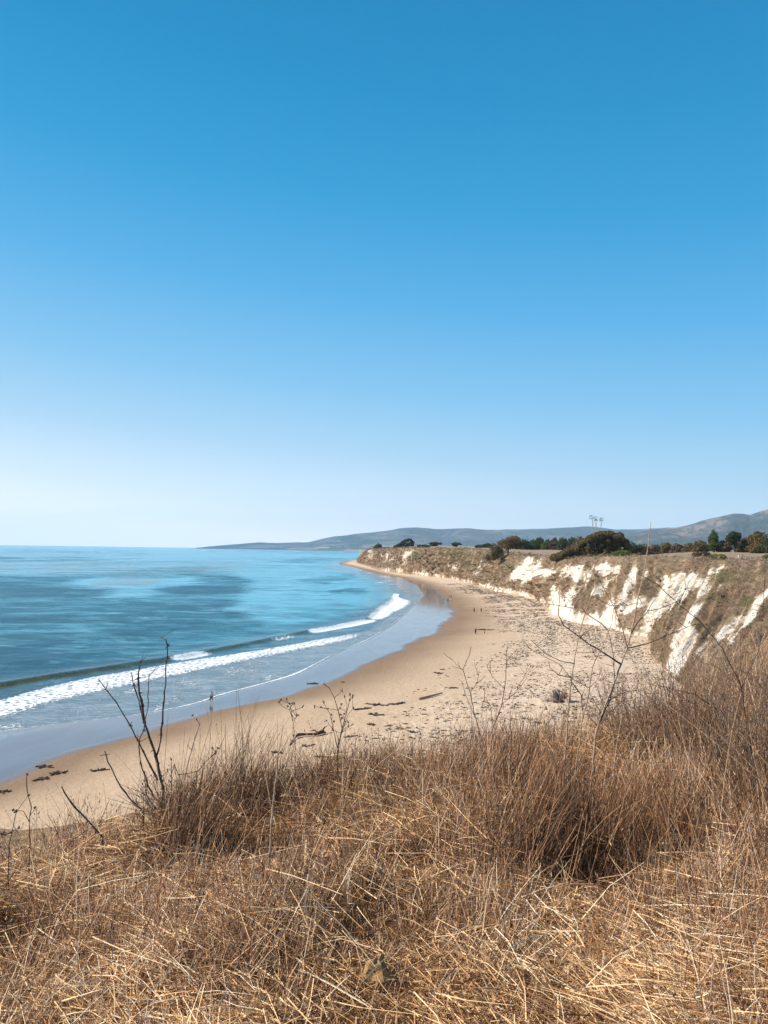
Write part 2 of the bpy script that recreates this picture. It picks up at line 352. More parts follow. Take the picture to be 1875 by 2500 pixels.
band = sstep(-1.0, 1.2, X-fu)*(1-.5*sstep(-4.0, .5, X-fl))*(1-.75*sstep(.0, 1.2, X-fl)); band = band*(1-sstep(0, .6, X-fl+.5)*.65)
far = 1-sstep(200, 245, Yg)
band = band*far
lin = np.exp(-((X-sw+.5)/(.22+.35*fbm(Yg*.09, Yg*0, 93, 4)))**2)*(.62+.8*fbm(Yg*.05, Yg*0+5, 94, 4))*(1-sstep(120, 230, Yg)*.45)
lin = np.maximum(lin, .55*np.exp(-((X-(sw*.45+fl*.55)+wobl)/.3)**2)*(fbm(Yg*.08, Yg*0, 71) > .5))
# breaking parts of the crest, by stretches along the wave
def ydist(a, b): return G(a, b, 0)[1]
brk = np.zeros_like(ys)
for (a, b, c, d, st) in ((360,1427,436,1412,1.1), (572,1385,625,1374,.75), (655,1367,792,1339,1.1), (795,1338,868,1283,1.1), (500,1400,520,1395,.5)):
    y0, y1 = ydist(a, b), ydist(c, d); brk = np.maximum(brk, st*sstep(y0-3, y0+3, ys)*(1-sstep(y1-4, y1+4, ys)))
brk = brk[:, None]*(.8+.4*fbm(ys*.2, ys*0, 77)[:, None])
bw = np.interp(ys, [150, 230, 290, 335, 360, 385], [1.7, 2.4, 4.5, 6.5, 5, 2])[:, None]
foam = np.maximum(band, brk*np.exp(-((dc-bw*.8)/bw)**2)*1.35)
for (a, b, L, W_) in ((800,1238,9,6),(830,1246,10,5),(838,1255,14,4),(822,1259,7,5),(756,1219,70,14),(780,1231,16,12),(850,1262,10,4)):
    gx, gy = G(a, b, 0); foam = np.maximum(foam, 1.0*np.exp(-((X-gx)/L)**2-((Yg-gy)/(W_*1.6))**2))
foam = np.maximum(foam, .50*sstep(-1, 2, X-fl)*(.45+.9*(fbm(X*.25, Yg*.12, 81, 4)-.3))*1.75*(1-sstep(130, 230, Yg)))
face = np.exp(-((dc-1.2)/1.05)**2)*(.35+1.1*fbm(Yg*.07, dc*.3, 91, 4))*(1-np.clip(brk, 0, 1))*np.interp(ys, [22, 90, 160, 260, 330], [.75, .85, .8, .5, 0])[:, None]
shal = sstep(-3, 3, X-fu)*(1-sstep(500, 900, Yg)*.5); shal = np.maximum(shal, .35*sstep(-14, 0, X-cr))
V = np.stack([X, Yg, Z], -1).reshape(-1, 3); Fc = gridfaces(n1, m1, flip=True)
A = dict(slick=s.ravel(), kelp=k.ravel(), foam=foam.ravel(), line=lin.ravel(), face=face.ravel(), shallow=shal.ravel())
az = np.concatenate([np.linspace(-1.0, -.72, 6), np.linspace(-.7, .15, 260), np.linspace(.2, .9, 8)])
yb = np.geomspace(1500, 18000, 90); Xb = az[None, :]*yb[:, None]; Yb = np.repeat(yb[:, None], len(az), 1)
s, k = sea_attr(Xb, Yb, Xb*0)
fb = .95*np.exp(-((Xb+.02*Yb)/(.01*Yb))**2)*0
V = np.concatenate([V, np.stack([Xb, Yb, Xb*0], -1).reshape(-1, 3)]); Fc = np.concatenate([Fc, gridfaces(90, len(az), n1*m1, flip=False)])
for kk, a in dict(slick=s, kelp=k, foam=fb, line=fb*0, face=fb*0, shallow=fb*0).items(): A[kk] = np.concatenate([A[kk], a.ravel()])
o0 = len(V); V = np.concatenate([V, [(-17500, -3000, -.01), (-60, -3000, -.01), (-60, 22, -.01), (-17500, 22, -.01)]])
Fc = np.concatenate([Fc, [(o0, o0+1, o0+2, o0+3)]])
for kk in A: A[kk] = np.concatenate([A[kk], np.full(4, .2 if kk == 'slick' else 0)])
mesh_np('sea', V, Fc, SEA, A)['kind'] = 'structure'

# ================================================================== BLUFFS (sea cliff, plateau behind)
Bw = np.array([(p[0], p[1], 0) for p in Bp], float); Tw = np.array([tuple(p) for p in Tp], float)
# arc-length parametrisation, weighted so nearer stretches get more samples
mid = (Bw+Tw)/2; dist = np.hypot(mid[:, 0], mid[:, 1]); seg = np.hypot(*(mid[1:, :2]-mid[:-1, :2]).T)
wgt = seg/np.clip((dist[1:]+dist[:-1])/2, 70, 5000); cum = np.concatenate([[0], np.cumsum(wgt)])
NS, NTT, NP = 1500, 120, 46
sp = np.linspace(0, cum[-1], NS)
arc = np.interp(sp, cum, np.concatenate([[0], np.cumsum(seg)]))
def smooth1(a, k=21):
    kk = np.hanning(k); kk /= kk.sum(); return np.stack([np.convolve(np.pad(a[:, i], k//2, 'edge'), kk, 'valid') for i in range(a.shape[1])], 1)
Bs = smooth1(np.stack([np.interp(sp, cum, Bw[:, i]) for i in range(3)], 1), 17)
Ts = smooth1(np.stack([np.interp(sp, cum, Tw[:, i]) for i in range(3)], 1), 17)
inl = Ts[:, :2]-Bs[:, :2]; inl = smooth1(inl/np.linalg.norm(inl, axis=1)[:, None], 61); inl /= np.linalg.norm(inl, axis=1)[:, None]
t = np.linspace(0, 1, NTT)[None, :, None]; S = arc[:, None]
BASEZ = -.6
P = Bs[:, None, :]*(1-t)+Ts[:, None, :]*t
tt = t[:, :, 0]
prof = np.interp(tt, [0, .04, .05, .10, .5, .8, .93, 1], [0, .04, .14, .19, .56, .83, .95, 1.0])
sc_far = np.interp(arc, [0, arc[-1]*.3, arc[-1]], [1.0, 1, 1])[:, None]
# gullies leaning along the cliff
lean = S+tt*14
g1 = fbm(lean*.045, tt*1.2, 101, 3); g2 = fbm(lean*.17, tt*2.0, 102, 4); g3 = fbm(lean*.6, tt*9, 103, 4)
ridge = 1-np.abs(2*g2-1)
env = np.sin(np.pi*np.clip(tt, 0, 1))**.7
out = ((g1-.5)*13+(ridge-.6)*13.0+(g3-.5)*3.2)*env+(g2-.5)*3*(1-env)*(tt < .5)
P[:, :, 2] = BASEZ+prof*(Ts[:, 2:3]-BASEZ)
P[:, :, 0] -= inl[:, None, 0]*out; P[:, :, 1] -= inl[:, None, 1]*out
P[:, :, 2] += (fbm(S*.5, tt*14, 104, 4)-.5)*1.2*env
# rim roughness
rim = (fbm(S*.05, S*0, 105, 4)-.5)*5
P[:, :, 0] += inl[:, None, 0]*rim*tt**3; P[:, :, 1] += inl[:, None, 1]*rim*tt**3
# plateau rows
q = np.concatenate([[.5, 1.2, 2.2, 3.5, 5], np.geomspace(7, 420, NP-5)])
last = P[:, -1, :]
PX = last[:, None, 0]+inl[:, None, 0]*q[None, :]; PY = last[:, None, 1]+inl[:, None, 1]*q[None, :]
near = sstep(260, 120, np.hypot(last[:, 0], last[:, 1]))[:, None]
PZ = last[:, None, 2]+sstep(0, 260, q)[None, :]*3.2*(1-near)+(fbm(PX*.03, PY*.03, 107, 4)-.5)*1.2*sstep(2, 40, q)[None, :]*(1-near)+(fbm(PX*.35, PY*.35, 108, 4)-.5)*.35
PZ = PZ+.5*np.exp(-(q[None, :]-4)**2/12)*(fbm(S*.03, S*0, 109)-.3)*(1-near)
TV = np.concatenate([P, np.stack([PX, PY, PZ], -1)], 1); m2 = NTT+NP
cdx, cdy = projD(TV[:, :, 0], TV[:, :, 1], TV[:, :, 2])
r3 = lambda L: [((1200+a*.4069)/K, (1350+b*.4069)/K) for a, b in L]
rL = lambda L: [((860+a*.12055)/K, (1300+b*.12055)/K) for a, b in L]
r1 = lambda L: [((800+a*.3255)/K, (1220+b*.3255)/K) for a, b in L]
WH = [r3(L) for L in (
 [(90,160),(150,90),(230,30),(250,30),(250,80),(300,30),(290,90),(370,105),(370,130),(280,135),(200,180),(180,160),(110,170)],
 [(440,130),(480,75),(560,85),(590,130),(560,195),(520,195),(490,150)], [(610,95),(660,75),(770,85),(750,115),(670,135)],
 [(400,120),(460,75),(475,85),(410,150)], [(440,250),(540,190),(560,200),(470,270)], [(600,250),(700,140),(725,150),(650,250)],
 [(15,212),(100,212),(200,240),(330,280),(360,195),(390,195),(400,260),(470,270),(490,345),(600,370),(660,380),(720,330),(760,350),(750,440),(830,480),(820,512),(700,470),(560,445),(430,420),(340,380),(325,300),(150,262),(15,240)],
 [(690,345),(740,280),(800,200),(850,95),(872,100),(825,220),(775,315),(730,365)],
 [(1040,150),(1080,125),(1180,130),(1230,130),(1300,150),(1260,200),(1150,270),(1090,320),(1020,370),(960,430),(930,505),(850,510),(870,460),(900,400),(900,330),(860,330),(780,370),(750,350),(830,265),(900,260),(960,270),(1000,270),(1020,230),(1040,190)],
 [(955,180),(990,168),(975,208),(952,208)],
 [(1150,400),(1220,320),(1262,310),(1235,370),(1180,420),(1230,470),(1215,560),(1170,650),(1100,720),(1050,700),(1085,600),(1080,520),(1110,470)],
 [(1410,520),(1480,400),(1560,320),(1600,270),(1680,225),(1680,250),(1610,305),(1560,430),(1500,445),(1430,535)],
 [(1350,210),(1390,185),(1418,180),(1400,205)], [(1210,600),(1290,530),(1300,480),(1320,440),(1330,460),(1310,520),(1250,615)],
 [(1280,118),(1400,83),(1420,85),(1310,128)], [(920,108),(965,103),(945,140),(915,160)], [(1250,210),(1300,200),(1280,240),(1230,260)],
 [(1350,500),(1390,430),(1400,450),(1370,520)])]
WH += [rL(L) for L in ([(320,370),(395,362),(335,495),(315,490)], [(350,500),(425,415),(405,475),(370,545)], [(635,610),(700,450),(755,385),(745,455),(685,590)],
 [(1040,470),(1080,380),(1200,335),(1240,380),(1180,450),(1090,530),(1045,550)], [(990,650),(1100,560),(1180,530),(1060,650)], [(580,460),(640,480),(640,500),(590,490)],
 [(740,560),(840,490),(830,530),(760,590)], [(560,735),(790,730),(790,775),(570,790)], [(890,735),(1015,745),(1015,810),(900,795)], [(1250,775),(1515,800),(1515,880),(1260,860)], [(1440,600),(1500,540),(1490,600)])]
WH += [r1(L) for L in ([(1095,565),(1150,465),(1170,470),(1125,560)], [(925,525),(955,485),(975,490),(965,525)], [(895,505),(930,475),(940,480),(905,515)], [(790,560),(900,580),(900,600),(790,580)], [(940,585),(1080,610),(1080,630),(930,605)], [(1140,630),(1240,645),(1240,670),(1150,650)])]
white = np.full(cdx.shape, -60.0)
wxx = (fbm(S*.09+TV[:, :, 2]*.2, TV[:, :, 2]*.35, 121, 4)-.5)*9; wyy = (fbm(S*.11, TV[:, :, 2]*.4, 122, 4)-.5)*7
for Pn in WH: white = np.maximum(white, sdist(cdx+wxx, cdy+wyy, Pn))
white[:, NTT+2:] = np.minimum(white[:, NTT+2:], -8)
lean0 = np.concatenate([lean, np.repeat(lean[:, -1:], NP, 1)], 1); tz0 = np.concatenate([tt+0*lean, np.ones((NS, NP))], 1)
vis = sstep(70, 110, np.hypot(TV[:, :, 0], TV[:, :, 1])); white = np.where(vis > .5, white, -20)
strk = fbm(lean0*.55, tz0*1.6, 126, 4)*.6+fbm(lean0*1.9, tz0*3, 127, 3)*.4
white = white-1.5*sstep(420, 650, np.hypot(TV[:, :, 0], TV[:, :, 1]))
white = np.clip(.5+white/22.0+(strk-.5)*1.9*sstep(26, 14, np.abs(white))*np.clip(230/np.hypot(TV[:, :, 0], TV[:, :, 1]), .12, 1), 0, 1)
tcol = np.concatenate([np.repeat(tt, NS, 0), np.full((NS, NP), 1.2)], 1)
white = np.maximum(white, .52*(1-sstep(.02, .10, tcol))*fbm(S*.03, S*0, 125)*1.2)
soil = sstep(135, 100, TV[:, :, 1])*np.ones_like(white)
green = np.zeros_like(white)
for (a, b, rr) in ((1050,1205,22),(985,1195,26),(1560,1245,28),(1540,1290,20),(1100,1225,16),(1620,1300,24),(1015,1220,14),(900,1200,14)):
    green = np.maximum(green, np.exp(-((cdx-a)/rr)**2-((cdy-b)/(rr*.55))**2)*(tcol < 1.1))
def mat_bluff():
    n = NT('bluff_earth'); p = n.pos(); wh = n.attr('white'); so_ = n.attr('soil'); gr = n.attr('green'); pl = n.attr('flat')
    a = n.noise(p, .42, 8, .78, .6); b = n.noise(p, .09, 5, .6); c_ = n.noise(p, 1.5, 5, .7)
    scrub = n.ramp(n.math('ADD', n.math('MULTIPLY', a, .6), n.math('MULTIPLY', c_, .4)), [(.34, (.13, .083, .052)), (.5, (.26, .175, .112)), (.66, (.42, .29, .195))])
    scrub = n.mix(n.rng(b, .45, .7), scrub, n.ramp(a, [(.35, (.12, .088, .045)), (.7, (.27, .20, .115))]))
    scrub = n.mix(n.math('MULTIPLY', gr, .8), scrub, n.ramp(a, [(.35, (.05, .06, .014)), (.7, (.135, .14, .04))]))
    st_ = n.math('ADD', n.attr('strk'), n.math('MULTIPLY', n.math('SUBTRACT', a, .5), .5))
    scrub = n.mix(n.rng(st_, .54, .66, 0, .8), scrub, (.42, .30, .20)); scrub = n.mix(n.rng(st_, .44, .34, 0, .5), scrub, (.12, .08, .05))
    grass = n.ramp(n.noise(p, .25, 5, .65, 0, (.6, 1.6, 1)), [(.3, (.26, .18, .12)), (.7, (.42, .31, .21))])
    c = n.mix(pl, scrub, grass)
    soilc = n.ramp(a, [(.3, (.36, .20, .10)), (.7, (.55, .36, .20))])
    c = n.mix(n.math('MULTIPLY', so_, n.rng(n.math('ADD', b, n.math('MULTIPLY', a, .5)), .62, .85, 0, 1)), c, soilc)
    rock = n.ramp(n.math('ADD', n.math('MULTIPLY', a, .5), n.math('MULTIPLY', c_, .5)), [(.30, (.50, .39, .28)), (.43, (.78, .70, .58)), (.6, (.92, .88, .80))])
    rock = n.mix(n.rng(b, .48, .68, 0, .6), rock, (.62, .44, .31)); rock = n.mix(n.rng(c_, .60, .68, 0, .75), rock, (.30, .20, .13))
    crk = n.noise(p, 1.1, 6, .75, 1.2, (1, 1, .35))
    rock = n.mix(n.rng(crk, .40, .30, 0, .85), rock, (.33, .23, .15))
    rock = n.mix(n.rng(n.math('ADD', n.attr('strk'), n.math('MULTIPLY', n.math('SUBTRACT', c_, .5), .35)), .50, .38, 0, .75), rock, (.45, .33, .22))
    m = n.math('ADD', wh, n.math('MULTIPLY', n.math('SUBTRACT', a, .5), 1.7))
    edge = n.rng(m, .20, .50); m = n.rng(m, .48, .60)
    c = n.mix(n.math('MULTIPLY', edge, .7), c, (.45, .33, .22)); c = n.mix(m, c, rock)
    return n.fin(c, .95, n.bump(n.math('ADD', n.math('ADD', a, crk), n.math('MULTIPLY', c_, .4)), .85, .7), .15)
flat = sstep(NTT-1, NTT+5, np.arange(m2))[None, :]*np.ones((NS, 1))
TERR = mesh_np('coastal_bluff_terrain', TV, gridfaces(NS, m2, flip=False), mat_bluff(), dict(white=white, soil=soil, green=green, flat=flat, strk=strk))
TERR['kind'] = 'structure'
me = TERR.data
terr_bvh = BVHTree.FromPolygons([tuple(v) for v in TV.reshape(-1, 3).tolist()], gridfaces(NS, m2).tolist())
def drop(x, y, default=22.0):
    h = terr_bvh.ray_cast(Vector((x, y, 200)), Vector((0, 0, -1)))
    return h[0].z if h[0] else default
# inland plain that closes the ground behind the plateau up to the hills
def mat_plain():
    n = NT('dry_plain'); p = n.pos(); a = n.noise(p, .004, 6, .6); b = n.noise(p, .03, 5, .6)
    c = n.ramp(n.math('ADD', n.math('MULTIPLY', a, .5), n.math('MULTIPLY', b, .5)), [(.35, (.10, .11, .05)), (.5, (.24, .19, .12)), (.65, (.36, .26, .19))])
    return n.fin(c, .95, n.bump(b, .5, 2), .1)
yy = np.concatenate([np.linspace(-400, 1500, 60), np.geomspace(1600, 12500, 50)])
def coastx(y): return np.interp(y, [-400, 60, 150, 250, 420, 620, 900, 1250, 1500, 2400, 5000, 9000, 11000], [60, 110, 150, 160, 160, 150, 130, 60, 30, -72, -150, -300, -1900])
uu = np.concatenate([[0], np.geomspace(8, 12000, 60)]); Xp = coastx(yy)[:, None]+uu[None, :]; Yp = np.repeat(yy[:, None], len(uu), 1)
Zp = 20.3+sstep(40, 500, uu)[None, :]*4.0+(fbm(Xp*.003, Yp*.003, 131, 4)-.5)*14*sstep(300, 1500, uu)[None, :]
Zp[:, 0] = -2; Zp[:, 1] = np.minimum(Zp[:, 1], 17)
mesh_np('inland_plain', np.stack([Xp, Yp, Zp], -1), gridfaces(len(yy), len(uu), flip=True), mat_plain())['kind'] = 'structure'

# ================================================================== HILLS
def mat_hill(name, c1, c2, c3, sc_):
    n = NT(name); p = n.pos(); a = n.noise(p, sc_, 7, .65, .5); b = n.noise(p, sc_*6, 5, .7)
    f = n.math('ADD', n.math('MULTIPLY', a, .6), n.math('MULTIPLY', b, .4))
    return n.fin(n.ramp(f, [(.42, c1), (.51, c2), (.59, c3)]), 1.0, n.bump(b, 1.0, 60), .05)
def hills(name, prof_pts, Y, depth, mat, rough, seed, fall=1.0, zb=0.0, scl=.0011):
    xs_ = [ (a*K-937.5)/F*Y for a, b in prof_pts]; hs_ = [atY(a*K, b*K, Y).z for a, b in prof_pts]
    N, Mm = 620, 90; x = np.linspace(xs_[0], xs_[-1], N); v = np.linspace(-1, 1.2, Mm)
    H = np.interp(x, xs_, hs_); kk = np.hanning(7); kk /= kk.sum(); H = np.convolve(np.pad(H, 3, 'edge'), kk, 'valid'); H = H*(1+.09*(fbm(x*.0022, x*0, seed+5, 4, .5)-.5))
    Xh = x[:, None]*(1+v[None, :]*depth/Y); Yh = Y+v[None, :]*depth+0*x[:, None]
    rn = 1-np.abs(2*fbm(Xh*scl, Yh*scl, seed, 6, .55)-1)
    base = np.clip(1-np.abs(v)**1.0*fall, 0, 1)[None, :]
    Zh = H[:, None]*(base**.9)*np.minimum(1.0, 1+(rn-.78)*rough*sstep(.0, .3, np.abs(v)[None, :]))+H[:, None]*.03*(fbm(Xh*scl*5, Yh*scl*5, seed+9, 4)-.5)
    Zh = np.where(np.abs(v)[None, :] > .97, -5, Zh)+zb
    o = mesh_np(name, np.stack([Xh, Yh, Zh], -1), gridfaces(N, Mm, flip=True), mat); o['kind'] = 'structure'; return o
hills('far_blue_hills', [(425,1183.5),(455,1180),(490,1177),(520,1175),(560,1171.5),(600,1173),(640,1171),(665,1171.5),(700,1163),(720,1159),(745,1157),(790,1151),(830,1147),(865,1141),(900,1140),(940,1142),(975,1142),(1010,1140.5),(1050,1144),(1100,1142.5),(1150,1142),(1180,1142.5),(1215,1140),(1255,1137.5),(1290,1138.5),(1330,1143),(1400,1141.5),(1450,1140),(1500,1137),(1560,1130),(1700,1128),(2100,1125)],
      12500, 2600, mat_hill('hazy_chaparral', (.010, .030, .058), (.03, .058, .090), (.17, .16, .15), .0009), 1.5, 201)  # blue of the distant air is mixed into the scrub colours
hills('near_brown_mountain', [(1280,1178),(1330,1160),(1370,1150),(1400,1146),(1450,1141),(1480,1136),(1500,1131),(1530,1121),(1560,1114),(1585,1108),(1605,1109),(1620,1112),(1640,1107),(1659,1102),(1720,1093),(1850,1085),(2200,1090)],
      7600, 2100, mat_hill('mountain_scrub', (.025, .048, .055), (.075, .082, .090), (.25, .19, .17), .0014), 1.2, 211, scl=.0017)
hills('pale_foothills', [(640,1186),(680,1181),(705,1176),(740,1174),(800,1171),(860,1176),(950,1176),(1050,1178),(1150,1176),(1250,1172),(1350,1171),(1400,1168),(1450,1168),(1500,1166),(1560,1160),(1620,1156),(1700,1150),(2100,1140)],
      9000, 900, mat_hill('hazy_foothill_fields', (.03, .085, .095), (.15, .17, .17), (.46, .36, .33), .002), .7, 221, scl=.003)  # field colours carry a bluish, paler tone painted in for haze

# ================================================================== TREES
def mat_leaf(name, dark, mid_, light):
    n = NT(name); t_ = n.attr('tint'); a = n.noise(n.obj(), .6, 3)
    c = n.ramp(n.math('ADD', n.math('MULTIPLY', t_, .75), n.math('MULTIPLY', a, .25)), [(.1, dark), (.5, mid_), (.9, light)])
    tr = n.nd('BsdfTranslucent', None, Color=c); m_ = n.nd('MixShader', None, Fac=.2)
    n.fin(c, .7, None, .2); n.t.links.new(n.b.outputs[0], m_.inputs[1]); n.t.links.new(tr.outputs[0], m_.inputs[2]); n.t.links.new(m_.outputs[0], n.out.inputs[0]); return n.m
LEAF = dict(dark=mat_leaf('leaf_dark', (.018, .028, .012), (.048, .062, .024), (.11, .115, .04)),
            olive=mat_leaf('leaf_olive', (.05, .038, .016), (.125, .09, .036), (.23, .155, .06)),
            green=mat_leaf('leaf_green', (.02, .036, .008), (.06, .09, .016), (.13, .17, .035)),
            bright=mat_leaf('leaf_bright', (.04, .075, .01), (.11, .16, .02), (.2, .25, .04)),
            brown=mat_leaf('leaf_brown', (.05, .03, .018), (.12, .075, .04), (.2, .13, .075)))
BARK = simple('tree_bark', (.16, .12, .09), .9, .4, 3); PALEBARK = simple('pale_bark', (.30, .27, .23), .9, .3, 3)
def leaves(name, blobs, n, size, mat, parent, seed, up=.25, lumpy=.5):
    r_ = np.random.default_rng(seed); B = np.array(blobs, float)   # cx cy cz rx ry rz
    vol = (B[:, 3]*B[:, 4]*B[:, 5])**.75; idx = r_.choice(len(B), n, p=vol/vol.sum()); b = B[idx]
    d = r_.normal(size=(n, 3)); d /= np.linalg.norm(d, axis=1)[:, None]
    rad = r_.random(n)**.33; rad = .45+.62*rad
    lump = (1-lumpy*.45)+lumpy*vn(d[:, 0]*2.3+idx*3.7, d[:, 1]*2.3+d[:, 2]*2.1, seed)
    c = b[:, :3]+d*b[:, 3:]*(rad*lump)[:, None]
    tint = .55*vn(c[:, 0]*.8+seed, c[:, 1]*.8+c[:, 2]*1.1, seed+3)+.45*r_.random(n)
    nr = d+r_.normal(size=(n, 3))*.7; nr[:, 2] += up; nr /= np.linalg.norm(nr, axis=1)[:, None]
    a = np.cross(nr, r_.normal(size=(n, 3))); a /= np.linalg.norm(a, axis=1)[:, None]; e = np.cross(nr, a)
    s = size*(.5+r_.random(n))[:, None]
    V = np.stack([c-a*s, c-e*s*.45+a*s*.1, c+a*s, c+e*s*.5], 1).reshape(-1, 3)
    return mesh_np(name, V, np.arange(4*n).reshape(-1, 4), mat, dict(tint=np.repeat(tint, 4)), smooth=False, parent=parent)
def tree(name, sx0, sx1, sytop, Y, label, cat, leaf='dark', kind='round', n=2500, size=None, group=None, trunk_h=.35, sybase=None, ground=None):
    """crown spans photo columns sx0..sx1 and reaches row sytop, standing on the ground at forward distance Y"""
    for _ in range(25):
        if ground is None and drop(((sx0+sx1)/2-937.5)/F*Y, Y) < 20.3 and kind not in ('low',): Y *= 1.012
    cx = ((sx0+sx1)/2-937.5)/F*Y; wd = (sx1-sx0)/F*Y; z0 = ground if ground is not None else drop(cx, Y)-.1
    if sybase: z0 = min(z0, atY((sx0+sx1)/2, sybase, Y).z) if ground is None else z0
    top = atY((sx0+sx1)/2, sytop, Y).z; H = max(top-z0, 1.0); rx = wd/2
    root = empty(name, (cx, Y, z0)); tag(root, label, cat, group)
    sd_ = int(abs(sx0)*7+Y) % 9999; rr = random.Random(sd_); bl = []
    if kind == 'round':
        rx *= 1.22
        for i in range(16):
            a = rr.uniform(0, 6.28); k_ = rr.uniform(.1, .8); z_ = rr.uniform(.18, .80)*(1-.35*k_)
            bl.append((math.cos(a)*rx*k_, math.sin(a)*rx*k_, H*z_, rx*rr.uniform(.22, .42), rx*rr.uniform(.25, .45), H*rr.uniform(.12, .22)))
        bl.append((0, 0, H*.5, rx*.6, rx*.6, H*.42)); bl.append((0, 0, H*.18, rx*.85, rx*.7, H*.2))
    elif kind == 'wedge':       # wind-pruned: rises from left to right, sheer on the right
        for i in range(230):
            u_ = (i+rr.random())/230; hh = H*float(np.interp(u_, [0, .12, .25, .45, .62, .75, .88, 1], [.10, .26, .45, .76, .96, 1, .92, .62]))*rr.uniform(.9, 1.0)
            br = rx*rr.uniform(.055, .095); z_ = hh-br*1.0 if rr.random() < .45 else hh*rr.uniform(.1, .85)
            bl.append((-rx+2*rx*u_*.97, rr.uniform(-.4, .4)*rx*(.5+.5*u_), max(z_, .3), br, br*1.7, max(br*.9, .8)))
    elif kind == 'low':
        for i in range(10):
            u_ = rr.uniform(-.8, .8); bl.append((u_*rx, rr.uniform(-.4, .4)*rx, H*rr.uniform(.3, .62)*(1-.4*u_*u_), rx*.28, rx*.3, H*.34))
    elif kind == 'flat':
        for i in range(13):
            u_ = rr.uniform(-.85, .85); bl.append((u_*rx, rr.uniform(-.5, .5)*rx, H*(.72+.12*rr.random()-.22*u_*u_), rx*rr.uniform(.2, .34), rx*.3, H*.14))
        for i in range(5): bl.append((rr.uniform(-.7, .3)*rx, rr.uniform(-.3, .3)*rx, H*rr.uniform(.35, .6), rx*.25, rx*.25, H*.2))
    elif kind == 'cone':
        for i in range(14):
            z_ = i/13; w_ = rx*(1.0-.82*z_**1.3)*rr.uniform(.55, .9); a = rr.uniform(0, 6.28)
            bl.append((math.cos(a)*w_*.5, math.sin(a)*w_*.5, H*(.18+.78*z_), w_*.72+.15, w_*.72, H*.09))
        bl.append((0, 0, H*.5, rx*.55, rx*.5, H*.4))
    elif kind == 'drip':        # dense crown that trails down the slope to the left
        for i in range(12):
            a = rr.uniform(0, 6.28); k_ = rr.uniform(.1, .6); bl.append((math.cos(a)*rx*k_+rx*.18, math.sin(a)*rx*k_, H*rr.uniform(.45, .84), rx*rr.uniform(.25, .4), rx*.35, H*.17))
        for i in range(8): bl.append((-rx*rr.uniform(.35, .95), rr.uniform(-.6, .1)*rx, H*rr.uniform(-.12, .4), rx*.24, rx*.25, H*.2))
    tm = MB(); th = H*trunk_h+.3; tr = max(.12, H*.028)
    if kind == 'wedge': tm.tube([(rx*.55, 0, -.5), (rx*.5, 0, H*.3), (rx*.42, .2, H*.6)], [tr*1.6, tr*1.2, tr*.6], 7)
    else: tm.tube([(0, 0, -.5), (.05*rx, 0, H*.25), (.02*rx, .1, H*.6), (0, 0, H*.85)], [tr*1.5, tr*1.1, tr*.7, tr*.2], 7)
    for i in range(6):
        b = bl[rr.randrange(len(bl))]; s0 = (rx*.5 if kind == 'wedge' else 0); tm.tube([(s0, 0, H*rr.uniform(.15, .4)), (s0*.5+b[0]*.5, b[1]*.5, b[2]*.75), (b[0], b[1], b[2])], [tr*.6, tr*.4, tr*.12], 5)
    tm.build('trunk', BARK, root)
    leaves('crown', bl, int(n*1.5), (size or max(.22, Y*.0011))*.78, LEAF[leaf], root, sd_, lumpy=.25 if kind == 'wedge' else .5)
    return root
T_G = 'trees along the clifftop'
tree('small_tree', 915, 934, 1326, 1180, 'small dark round tree at the far left tip of the clifftop, above the pier', 'tree', 'dark', 'round', 1200, 1.0, T_G)
tree('cypress_tree', 964, 1013, 1314, 940, 'wide dark tree with wind-pruned slanting crown alone on the far headland', 'tree', 'dark', 'wedge', 3200, 1.0, T_G)
tree('low_tree', 1018, 1050, 1329, 860, 'thin low strip of shrubs right of the lone slanted headland tree', 'tree', 'green', 'low', 1200, .8, T_G)
tree('low_tree', 1049, 1081, 1323, 850, 'low dark flat-topped tree, first small one right of the lone headland tree', 'tree', 'dark', 'flat', 1600, .8, T_G)
tree('low_tree', 1100, 1127, 1323.5, 800, 'low dark flat-topped tree in the gap midway between headland tree and big brown-green tree', 'tree', 'dark', 'flat', 1400, .8, T_G)
tree('low_tree', 1162, 1186, 1329, 760, 'low dark thicket with a spiky top just left of the big brown-green clifftop tree', 'tree', 'dark', 'low', 1200, .7, T_G)
tree('small_tree', 1178, 1204, 1325, 740, 'small pointed dark tree touching the left edge of the big brown-green clifftop tree', 'tree', 'dark', 'round', 1200, .7, T_G)
tree('cypress_tree', 1200, 1281, 1308, 455, 'big brown-green dense tree whose branches trail over the cliff edge', 'tree', 'olive', 'drip', 6500, .5, T_G)
BELT = 'trees in the belt behind the clifftop field'
for i, (a, b, tp, Yb_, lf, kd, lb) in enumerate([
  (1262,1300,1317,620,'dark','round','dark round belt tree directly right behind the big brown-green clifftop tree'),
  (1290,1318,1318,640,'green','round','green belt tree, lower one right of the big brown-green tree'),
  (1306,1330,1312,660,'dark','round','dark belt tree with small rounded knob top above its neighbours'),
  (1324,1350,1318,650,'green','round','mid green belt tree left of the grey-brown one behind the field'),
  (1342,1366,1314,640,'brown','round','grey-brown rounded belt tree behind the clifftop field'),
  (1360,1392,1312,620,'dark','round','dark broad belt tree beside the left foot of the huge domed tree'),
  (1386,1412,1310,600,'dark','round','dark belt tree peeping over the left slope of the huge domed tree'),
  (1404,1432,1309,590,'olive','round','reddish olive belt tree seen just over the left slope of the huge domed tree')]):
    tree('belt_tree', a, b, tp-2, Yb_, lb, 'tree', lf, kd, 2600, .75, BELT)
tree('cypress_tree', 1352, 1534, 1293, 335, 'huge wind-swept domed tree sloping down to the left on the clifftop', 'tree', 'olive', 'wedge', 44000, .44, T_G)
R_B = 'trees in the right hand belt behind the field'
